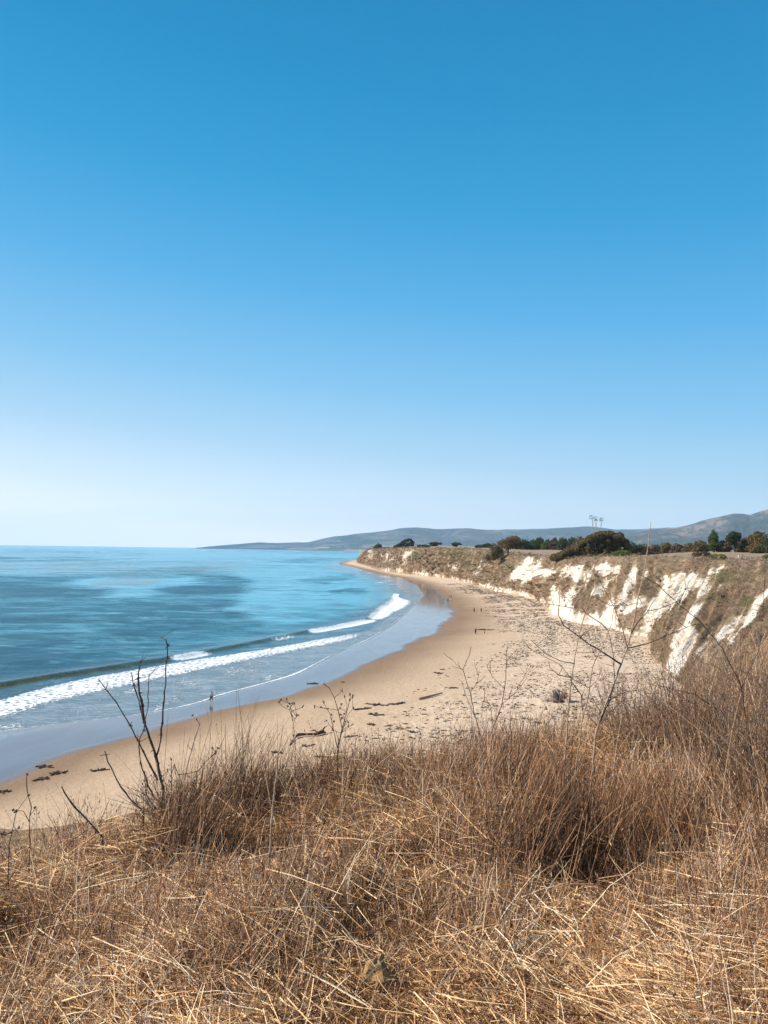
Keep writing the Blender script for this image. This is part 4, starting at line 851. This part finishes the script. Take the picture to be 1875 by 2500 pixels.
# standing dry stems in tufts
parts = []; HUSKS = []
def tufts(nt_, per, y0, y1, h0, h1, spread, w0, w1, lean, tlo, thi, dfun=None, seg=4):
    x, y = sample(nt_, y0, y1)
    if dfun is not None: kp = rng.random(len(x)) < dfun(x, y); x, y = x[kp], y[kp]
    hs_ = rng.uniform(h0, h1, len(x)); tn = rng.random(len(x)); la = rng.normal(0, .22, (len(x), 2))
    hs_ = hs_*(.62+.75*fbm(x*1.3, y*1.3, 331, 3))*np.where(np.abs(x) < .36*y, .80, 1)*(1-.12*sstep(-.8, -2.4, x)); tn = .55*tn+.45*np.clip(fbm(x*.9+7, y*.9, 332, 4)*2.6-.8, 0, 1)
    x = np.repeat(x, per); y = np.repeat(y, per); hs_ = np.repeat(hs_, per); tn = np.repeat(tn, per); la = np.repeat(la, per, 0); n = len(x)
    ox = rng.normal(0, spread, (n, 2)); x = x+ox[:, 0]; y = y+ox[:, 1]
    dv = unit(np.stack([ox[:, 0]/spread*.16+rng.normal(lean, .16, n)+la[:, 0], ox[:, 1]/spread*.12+rng.normal(0, .16, n)+la[:, 1], np.ones(n)], 1))
    L_ = hs_*rng.uniform(.45, 1.12, n); bd = np.stack([rng.normal(0, .10, n), rng.normal(0, .10, n), -np.abs(rng.normal(0, .07, n))], 1)*L_[:, None]*1.3
    ti_ = np.clip(tlo+(thi-tlo)*(.4*tn+.6*rng.random(n)), 0, 1); ti_ = np.where(rng.random(n) < .16, rng.uniform(.8, 1, n), ti_)
    for a_, b_, r_, d_ in SHADE_PITS: ti_ = ti_*(1-.8*np.exp(-((x-a_)/r_)**2-((y-b_)/r_)**2))  # stems darkened here too, painting the pocket's shade
    B0 = np.stack([x, y, fg_z(x, y)-.02], 1); m_ = (rng.random(n) < .22) & (L_ > .2)
    if m_.sum() > 10:          # seed husks near the tips
        for q_ in (.99, .93, .86):
            tp_ = B0[m_]+dv[m_]*L_[m_][:, None]*q_+bd[m_]*q_*q_; k_ = m_.sum()
            HUSKS.append(blades(tp_, unit(dv[m_]+rng.normal(0, .45, (k_, 3))), rng.uniform(.010, .026, k_), np.zeros((k_, 3)), rng.uniform(.004, .0075, k_), np.clip(rng.random(k_)*.8, 0, 1), 1, .3))
    return blades(B0, dv, L_, bd, rng.uniform(w0, w1, n), ti_, seg)
def pitf(x, y, k=1.0):
    f_ = np.ones_like(x)
    for a_, b_, r_, d_ in SHADE_PITS[:6]: f_ = f_*(1-k*np.exp(-((x-a_)/(r_*.85))**2-((y-b_+.22)/(r_*1.6))**2))
    return f_
hole = lambda x, y: pitf(x, y, .97)
den_mid = lambda x, y: sstep(2.9, 4.0, y+.55*(x < -.3)+(fbm(x*.7, y*.7, 321)-.5)*1.6)*(.12+1.1*sstep(.38, .58, fbm(x*1.1+4, y*1.1, 322, 3)))*hole(x, y)*(1-sstep(.4, 1.4, y-fg_edge(x)))
parts.append(tufts(8200, 14, 2.9, 9.8, .20, .50, .055, .0026, .0052, .10, .05, .8, den_mid))
parts.append(tufts(1500, 14, 3.4, 9.8, .38, .68, .09, .0022, .0045, .03, .15, 1.0, den_mid))
edge_d = lambda x, y: np.exp(-((y-fg_edge(x)+.25)/.55)**2)
parts.append(tufts(1500, 14, 4.6, 9.8, .35, .62, .08, .0024, .0045, .05, .1, .85, edge_d))
parts.append(tufts(1500, 14, 3.4, 6.0, .20, .42, .07, .0022, .0042, .10, .1, .9, lambda x, y: (1-sstep(-1.9, -1.0, x))*np.exp(-((y-fg_edge(x)-.05)/.55)**2)))
right_d = lambda x, y: sstep(.36, .50, x/y)*sstep(3.4, 4.4, y)
parts.append(tufts(1400, 16, 3.6, 9.9, .6, 1.05, .09, .0026, .0050, -.04, .0, .75, right_d))
rightlow = lambda x, y: sstep(.32, .48, x/y)*(1-sstep(3.6, 4.2, y))
parts.append(tufts(420, 5, 4.2, 9.8, 1.0, 1.6, .10, .003, .005, -.03, .1, .9, lambda x, y: sstep(.30, .42, x/y)))
parts.append(tufts(260, 12, 2.2, 4.2, .3, .6, .07, .002, .0035, -.3, .1, .9, rightlow))
lowl = lambda x, y: (1-sstep(-.9, -.2, x))*.8
parts.append(tufts(1500, 12, 2.5, 4.2, .15, .36, .06, .002, .0038, .08, .15, .95, lowl))
parts.append(tufts(1800, 8, 1.8, 4.0, .08, .26, .05, .0018, .003, .25, .3, 1.0, lambda x, y: .5+0*x))
parts.append(tufts(3600, 12, -1.5, 9.5, .2, .5, .08, .003, .006, .08, .05, .9, lambda x, y: .25+sstep(.35, .6, fbm(x*.9, y*.9, 341, 3)), 3))
# near-black blades paint shade into the hollows; tall tussocks added on their sunward side
for a_, b_, r_, d_ in SHADE_PITS:
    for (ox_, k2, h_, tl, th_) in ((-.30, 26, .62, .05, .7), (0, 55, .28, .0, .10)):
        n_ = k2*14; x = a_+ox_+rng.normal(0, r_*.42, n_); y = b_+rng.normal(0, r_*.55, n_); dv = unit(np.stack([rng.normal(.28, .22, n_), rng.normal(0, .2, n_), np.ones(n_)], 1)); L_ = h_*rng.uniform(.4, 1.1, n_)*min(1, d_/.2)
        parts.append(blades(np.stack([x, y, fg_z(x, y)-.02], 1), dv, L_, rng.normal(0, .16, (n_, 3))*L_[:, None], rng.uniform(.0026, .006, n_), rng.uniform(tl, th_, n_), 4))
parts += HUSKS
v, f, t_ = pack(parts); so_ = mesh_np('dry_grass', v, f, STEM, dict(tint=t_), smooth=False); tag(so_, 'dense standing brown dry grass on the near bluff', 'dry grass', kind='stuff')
print('grass verts', len(v))

# ================================================================== FOREGROUND STALKS, TRACED AND BUILT AS REAL STEMS
TWIG = simple('dark_twig', (.10, .065, .05), .85, .5, 40); PALETWIG = simple('pale_twig', (.40, .28, .20), .8, .35, 40); DARKSEED = simple('seed_husk', (.20, .125, .08), .9, .4, 60)
def conv(f_): return {'b': lambda a, b: (200+a*.2351, 1530+b*.2351), 'c': lambda a, b: (a*.5666, 1500+b*.5666), 'd': r6b, 'e': lambda a, b: (1240+a*.3255, 1380+b*.3255), 's': lambda a, b: (a, b), 'D': lambda a, b: (a*K, b*K)}[f_]
def refine(pts, r_, amp):
    out_ = []
    for i in range(len(pts)-1):
        a, b = pts[i], pts[i+1]; m_ = max(1, int((b-a).length/.035))
        for j in range(m_): out_.append(a.lerp(b, j/m_)+Vector([r_.gauss(0, amp) for _ in range(3)]))
    out_.append(pts[-1]); return out_
def plant(name, label, cat, system, Y, lines, mats, group=None, twigs=0, heads=True, knots=0, seed=1, dY=.12, base_part='stem', husks=0):
    r_ = random.Random(seed); cv = conv(system); root = None
    for li, ln in enumerate(lines):
        pts, ra, rb_ = ln[0], ln[1], ln[2]; N = len(pts); off = 0 if li == 0 else r_.uniform(-dY, dY)
        W = []
        for i, (a, b) in enumerate(pts):
            yo = off*(i/(N-1) if li else 1)
            W.append(atY(*cv(a, b), Y+yo+ (ln[3] if len(ln) > 3 else 0)))
        if root is None:
            p0 = W[0].copy(); gz = float(fg_z(np.array([p0.x]), np.array([p0.y]))[0])
            if p0.z > gz: W.insert(0, Vector((p0.x+r_.uniform(-.02, .02), p0.y, gz-.02)))
            root = empty(name, W[0]); tag(root, label, cat, group); O = W[0].copy()
        W = [p-O for p in W]; Wf = refine(W, r_, .0016); n = len(Wf); m_ = MB()
        rad = [(ra+(rb_-ra)*i/(n-1))*(1+.15*r_.gauss(0, 1)) for i in range(n)]; m_.tube(Wf, [max(x*(1.3 if name == 'bare_sapling' else 1.1), .0018) for x in rad], 6)
        for q_ in range(knots):
            i = r_.randrange(n); m_.lump(Wf[i], rad[i]*r_.uniform(1.1, 1.5), q_, .3, 6, 4)
        tw = []
        for q_ in range(twigs):
            i = r_.randrange(n//3, n); d = Vector((r_.gauss(0, .6), r_.gauss(0, .4), r_.uniform(.1, 1))).normalized(); L_ = r_.uniform(.03, .12)
            e_ = Wf[i]+d*L_; m_.tube([Wf[i], Wf[i]+d*L_*.5+Vector((r_.gauss(0, .005), 0, 0)), e_], [.0022, .0018, .0012], 4); tw.append(e_)
        if heads or husks:
            h_ = m_
            if heads:
                for e_ in [Wf[-1]]+tw:
                    for _ in range(3): h_.lump(e_+Vector([r_.gauss(0, .004) for _ in range(3)]), (.004, .004, .006), _, .5, 5, 4)
            for q_ in range(husks):
                i = r_.randrange(n//2, n)
                for _ in range(5): d = Vector([r_.gauss(0, 1) for _ in range(3)]).normalized()*r_.uniform(.01, .035); h_.tube([Wf[i], Wf[i]+d*.6+Vector((0, 0, .004)), Wf[i]+d], [.003, .003, .001], 4)
            pass
        m_.build(base_part if li == 0 else 'branch', mats[li % len(mats)], root)
    return root
ST = 'dry stalks rising out of the near grass'
plant('dry_shrub', 'large leafless dark shrub with several rough upright stems at left, overlapping the surf', 'shrub', 'b', 5.3, [
  ([(880,1960),(850,1700),(800,1500),(770,1350),(700,1150),(660,1020),(620,900),(590,780),(560,680),(535,600),(515,480)], .013, .003),
  ([(650,990),(625,820),(600,700),(585,600),(590,480),(605,370)], .010, .003),
  ([(775,1350),(820,1180),(835,1000),(850,800),(870,560),(875,400),(890,200),(870,140),(825,110)], .006, .0035),
  ([(790,1600),(690,1400),(590,1200),(500,1020),(420,890),(350,780),(250,650),(170,545)], .006, .0025),
  ([(870,1880),(760,1780),(690,1650),(610,1420),(590,1200),(600,1140),(640,1080),(660,950),(685,850),(690,600),(700,500),(740,465)], .006, .002),
  ([(900,2100),(820,1960),(720,1830),(670,1740),(650,1600),(655,1500)], .005, .002)], [TWIG], None, 3, False, 14, 11, husks=2)
plant('dry_stalk', 'slender stalk with a cross-shaped tip left of the big dark shrub', 'plant', 'b', 5.1, [([(640,1930),(500,1790),(400,1660),(330,1520),(270,1400),(235,1290)], .0055, .0035), ([(180,1338),(235,1330),(285,1322)], .002, .002)], [TWIG], ST, 0, False, 3, 12, .02)
plant('dry_stalk', 'slim brown stalk right of the big dark shrub with hooked tip', 'plant', 'b', 5.2, [([(1000,1860),(1060,1600),(1120,1350),(1180,1140),(1220,1010)], .0045, .0035), ([(1220,1010),(1205,980),(1190,960)], .003, .002)], [PALETWIG], ST, 1, True, 4, 13, .02)
plant('dry_stalk', 'curved twiggy stalk leaning right between the big shrub and the tall grass', 'plant', 'b', 5.0, [([(930,1700),(930,1500),(925,1380)], .003, .002), ([(930,1520),(965,1430),(1000,1540),(1100,1530),(1200,1500),(1290,1400),(1390,1320)], .0028, .0016)], [TWIG], ST, 3, True, 3, 14, .03)
plant('dry_stalk', 'dark diagonal stick leaning up to the left in the lower left grass', 'plant', 'c', 4.6, [([(440,960),(380,890),(330,840),(290,790),(265,740)], .006, .0035)], [TWIG], ST, 0, False, 3, 15)
plant('dry_stalk', 'thin knobbly stalk nearest the left picture edge over the sand', 'plant', 'c', 4.6, [([(130,980),(125,900),(135,830),(118,760),(115,690)], .0035, .0025), ([(125,890),(100,850),(75,845)], .002, .0015)], [TWIG], ST, 1, True, 4, 16)
plant('dry_stalk', 'short bent twig in the bottom left corner of the beach view', 'plant', 'c', 4.3, [([(40,990),(55,920),(70,850)], .003, .002), ([(50,940),(20,950)], .002, .001)], [TWIG], ST, 2, True, 3, 17)
plant('dry_stick', 'pale bare single stick standing upright in the middle of the grass', 'plant', 's', 4.0, [([(653,2300),(655,2180),(657,2120),(662,2020),(668,1950),(676,1880),(678,1840),(685,1834)], .0062, .0048)], [PALETWIG], ST, 0, False, 4, 18)
plant('forked_weed', 'forked dry weed with seed tips over the sand, centre left', 'plant', 'd', 5.6, [([(505,870),(510,700),(515,600),(540,490),(510,370),(490,290),(455,220),(420,198)], .0045, .002), ([(540,490),(570,390),(590,300)], .003, .002), ([(515,600),(560,450),(580,400),(615,355)], .003, .0018), ([(510,620),(480,500),(460,400),(415,320)], .003, .0018)], [TWIG], ST, 5, True, 5, 19)
plant('forked_weed', 'thin weed with hooked nodding top left of the centre forked weed', 'plant', 'd', 5.7, [([(220,830),(225,560),(205,440),(185,370),(145,350),(110,315)], .003, .0015), ([(205,440),(195,380),(190,330)], .002, .0015), ([(215,440),(240,405)], .002, .001)], [TWIG], ST, 3, True, 3, 20)
plant('forked_weed', 'tall thin weed in front of the wrack line, leftmost of the two centre-right', 'plant', 'd', 6.2, [([(1500,620),(1460,500),(1430,380),(1400,240),(1355,95),(1400,0),(1410,-60)], .0042, .0018), ([(1355,100),(1310,60),(1285,30)], .002, .0012), ([(1410,240),(1450,190),(1465,100)], .002, .0012), ([(1430,400),(1370,260),(1350,180)], .002, .0012)], [TWIG], ST, 2, False, 2, 21)
plant('forked_weed', 'tall thin weed with a long right fork, rightmost of the two centre-right', 'plant', 'd', 6.0, [([(1540,640),(1560,480),(1620,330),(1640,200),(1650,40),(1655,-60)], .0042, .0018), ([(1560,480),(1540,340),(1500,300),(1480,350)], .002, .0012), ([(1620,330),(1720,240),(1790,150)], .002, .0012), ([(1640,230),(1560,150),(1520,80)], .002, .0012)], [TWIG], ST, 2, False, 2, 22)
plant('bare_sapling', 'tall bare forking sapling with pale stems and wide thin branches at right,', 'tree', 'e', 5.2, [
  ([(590,1910),(620,1700),(640,1500),(660,1250),(740,1020),(800,870),(850,740),(900,600),(950,400),(975,250),(1010,100),(1030,0),(1050,-140),(1072,-322)], .0085, .0015),
  ([(405,1900),(415,1650),(430,1400),(450,1100),(470,900),(500,700),(530,530),(580,350),(630,220),(660,180),(650,60),(625,-20)], .0062, .0012),
  ([(485,1800),(500,1600),(530,1380),(560,1150),(600,1000),(620,850),(650,720),(700,620),(750,520),(780,440),(790,320)], .0048, .0012),
  ([(850,745),(690,640),(540,545),(420,450),(380,370),(385,220)], .0045, .0013), ([(900,620),(1050,590),(1180,530),(1300,480),(1413,440)], .003, .0012),
  ([(470,845),(380,820),(310,760)], .003, .0012), ([(490,735),(390,720),(280,660),(170,560)], .0028, .0012), ([(470,845),(400,750),(240,670),(120,600),(110,520)], .003, .0012),
  ([(760,490),(700,440),(570,350),(430,310),(310,290)], .0028, .0012), ([(480,850),(550,890),(610,920)], .0025, .0015), ([(745,1020),(820,980),(900,945)], .0028, .0014),
  ([(920,520),(970,430),(1050,345),(1160,320),(1290,260),(1350,150)], .0025, .0012), ([(900,620),(860,480),(800,320),(700,140),(640,50)], .0028, .0012), ([(1050,345),(980,240),(900,100),(830,0)], .0022, .0012),
  ([(520,650),(700,650),(900,650)], .0022, .0014), ([(470,860),(550,970),(565,1150)], .003, .002), ([(690,1180),(770,1000),(800,880),(790,680),(760,520)], .0035, .0014), ([(700,1190),(760,1110),(860,1020)], .0025, .0012),
  ([(530,540),(600,620),(720,760),(760,900)], .0022, .0012), ([(640,790),(700,870),(750,940)], .002, .0012), ([(580,350),(480,230),(410,200)], .002, .001), ([(630,230),(760,300),(900,300),(975,280)], .002, .0012)], [PALETWIG, PALETWIG, PALETWIG]+[TWIG]*3, None, 3, False, 3, 23, .35)
plant('bare_sapling', 'thin grey-brown stem arching in from the right picture edge over the brown slope', 'tree', 'D', 5.4, [([(1640,1800),(1625,1640),(1600,1480),(1560,1400),(1510,1340),(1465,1305),(1420,1262),(1380,1240)], .005, .0014), ([(1600,1490),(1640,1400),(1650,1300),(1655,1180)], .003, .0014), ([(1625,1640),(1560,1540),(1500,1500),(1420,1480)], .003, .0014), ([(1640,1560),(1660,1450),(1690,1380)], .003, .0014)], [TWIG], None, 4, False, 3, 24, .3)
plant('dry_stalk', 'tall thin stalk standing left of the sapling with a small twiggy crown', 'plant', 'e', 5.9, [([(20,1100),(45,980),(130,820),(170,760)], .003, .0014), ([(130,820),(80,740),(50,700)], .002, .001), ([(95,880),(160,800),(200,810)], .002, .001)], [PALETWIG], ST, 3, True, 2, 25)
# dense twiggy bushes at right and through the grass
def bush(name, label, sx, sy, Y, H, W_, nst, seed, mat, lean=0.0):
    r_ = random.Random(seed); g = atY(sx, sy, Y); gz = float(fg_z(np.array([g.x]), np.array([Y]))[0]); rt = empty(name, (g.x, Y, gz)); tag(rt, label, 'shrub', 'twiggy dry bushes in the near grass'); m_ = MB(); h_ = MB()
    for i in range(nst):
        a = r_.uniform(0, 6.28); k_ = r_.uniform(0, 1)**.6; b = Vector((math.cos(a)*W_*.25*k_, math.sin(a)*W_*.25*k_, -.03)); hh = H*r_.uniform(.45, 1.05)
        tip = Vector((math.cos(a)*W_*k_*r_.uniform(.4, 1)+lean, math.sin(a)*W_*.8*k_, hh)); mid_ = b.lerp(tip, .5)+Vector((r_.gauss(0, .05), r_.gauss(0, .05), .05)); r0_ = r_.uniform(.002, .0042)
        m_.tube([b, mid_, tip], [r0_, r0_*.8, .0012], 4, cap=False)
        for j in range(4):
            s0 = mid_.lerp(tip, r_.random()); e_ = s0+Vector((r_.gauss(0, .08), r_.gauss(0, .08), r_.uniform(.02, .16))); m_.tube([s0, e_], [.0018, .001], 3, cap=False)
            if r_.random() < .2: m_.lump(e_, (.004, .004, .007), j, .4, 4, 3)
    m_.build('stems', mat, rt); return rt
BROWNTWIG = simple('brown_twig', (.23, .145, .095), .85, .45, 40)
bush('twiggy_bush', 'dense dark twiggy bush at the right, topmost brush against the brown slope', 1700, 1800, 6.3, .95, .6, 150, 31, BROWNTWIG)
bush('twiggy_bush', 'dense dark twiggy bush cut by the right picture edge', 1860, 1900, 5.2, .95, .6, 110, 32, BROWNTWIG)
bush('twiggy_bush', 'brown twiggy bush behind the base of the bare sapling', 1560, 1830, 6.6, .7, .6, 90, 33, BROWNTWIG)
bush('twiggy_bush', 'brown twiggy bush at the foot of the large dark shrub', 420, 2010, 5.1, .32, .34, 60, 34, BROWNTWIG)
# ochre clod
p = None
for Y_ in np.linspace(1.8, 4.5, 200):
    q_ = atY(925, 2392, float(Y_)); gz = float(fg_z(np.array([q_.x]), np.array([q_.y]))[0])
    if q_.z <= gz+.03: p = Vector((q_.x, q_.y, gz)); break
print('clod', p)
OC = simple('ochre_rock', (.36, .22, .10), .95, .4, 14); m_ = MB(); m_.lump((-.01, 0, .05), (.05, .045, .058), 4, .42, 16, 12); m_.lump((.035, -.01, .03), (.035, .035, .04), 8, .4, 10, 8)
o = m_.build('ochre_clod', OC, None, False); o.location = p; tag(o, 'rough ochre yellow clod of earth half buried in straw at the bottom', 'rock')
# ================================================================== HAZE
def haze():
    m_ = bpy.data.materials.new('haze'); m_.use_nodes = True; t_ = m_.node_tree; t_.nodes.clear(); o_ = t_.nodes.new('ShaderNodeOutputMaterial'); v = t_.nodes.new('ShaderNodeVolumePrincipled')
    v.inputs['Color'].default_value = (.60, .82, 1, 1); v.inputs['Density'].default_value = HZ; v.inputs['Anisotropy'].default_value = .0; t_.links.new(v.outputs[0], o_.inputs['Volume'])
    b = MB(); b.box((0, 7500, 360), (19500, 11000, 366)); o = b.build('haze', m_, None, False); o['kind'] = 'stuff'; o['label'] = 'thin blue haze over the distant hills and sea'; o['category'] = 'haze'
HZ = 4.2e-5
haze()
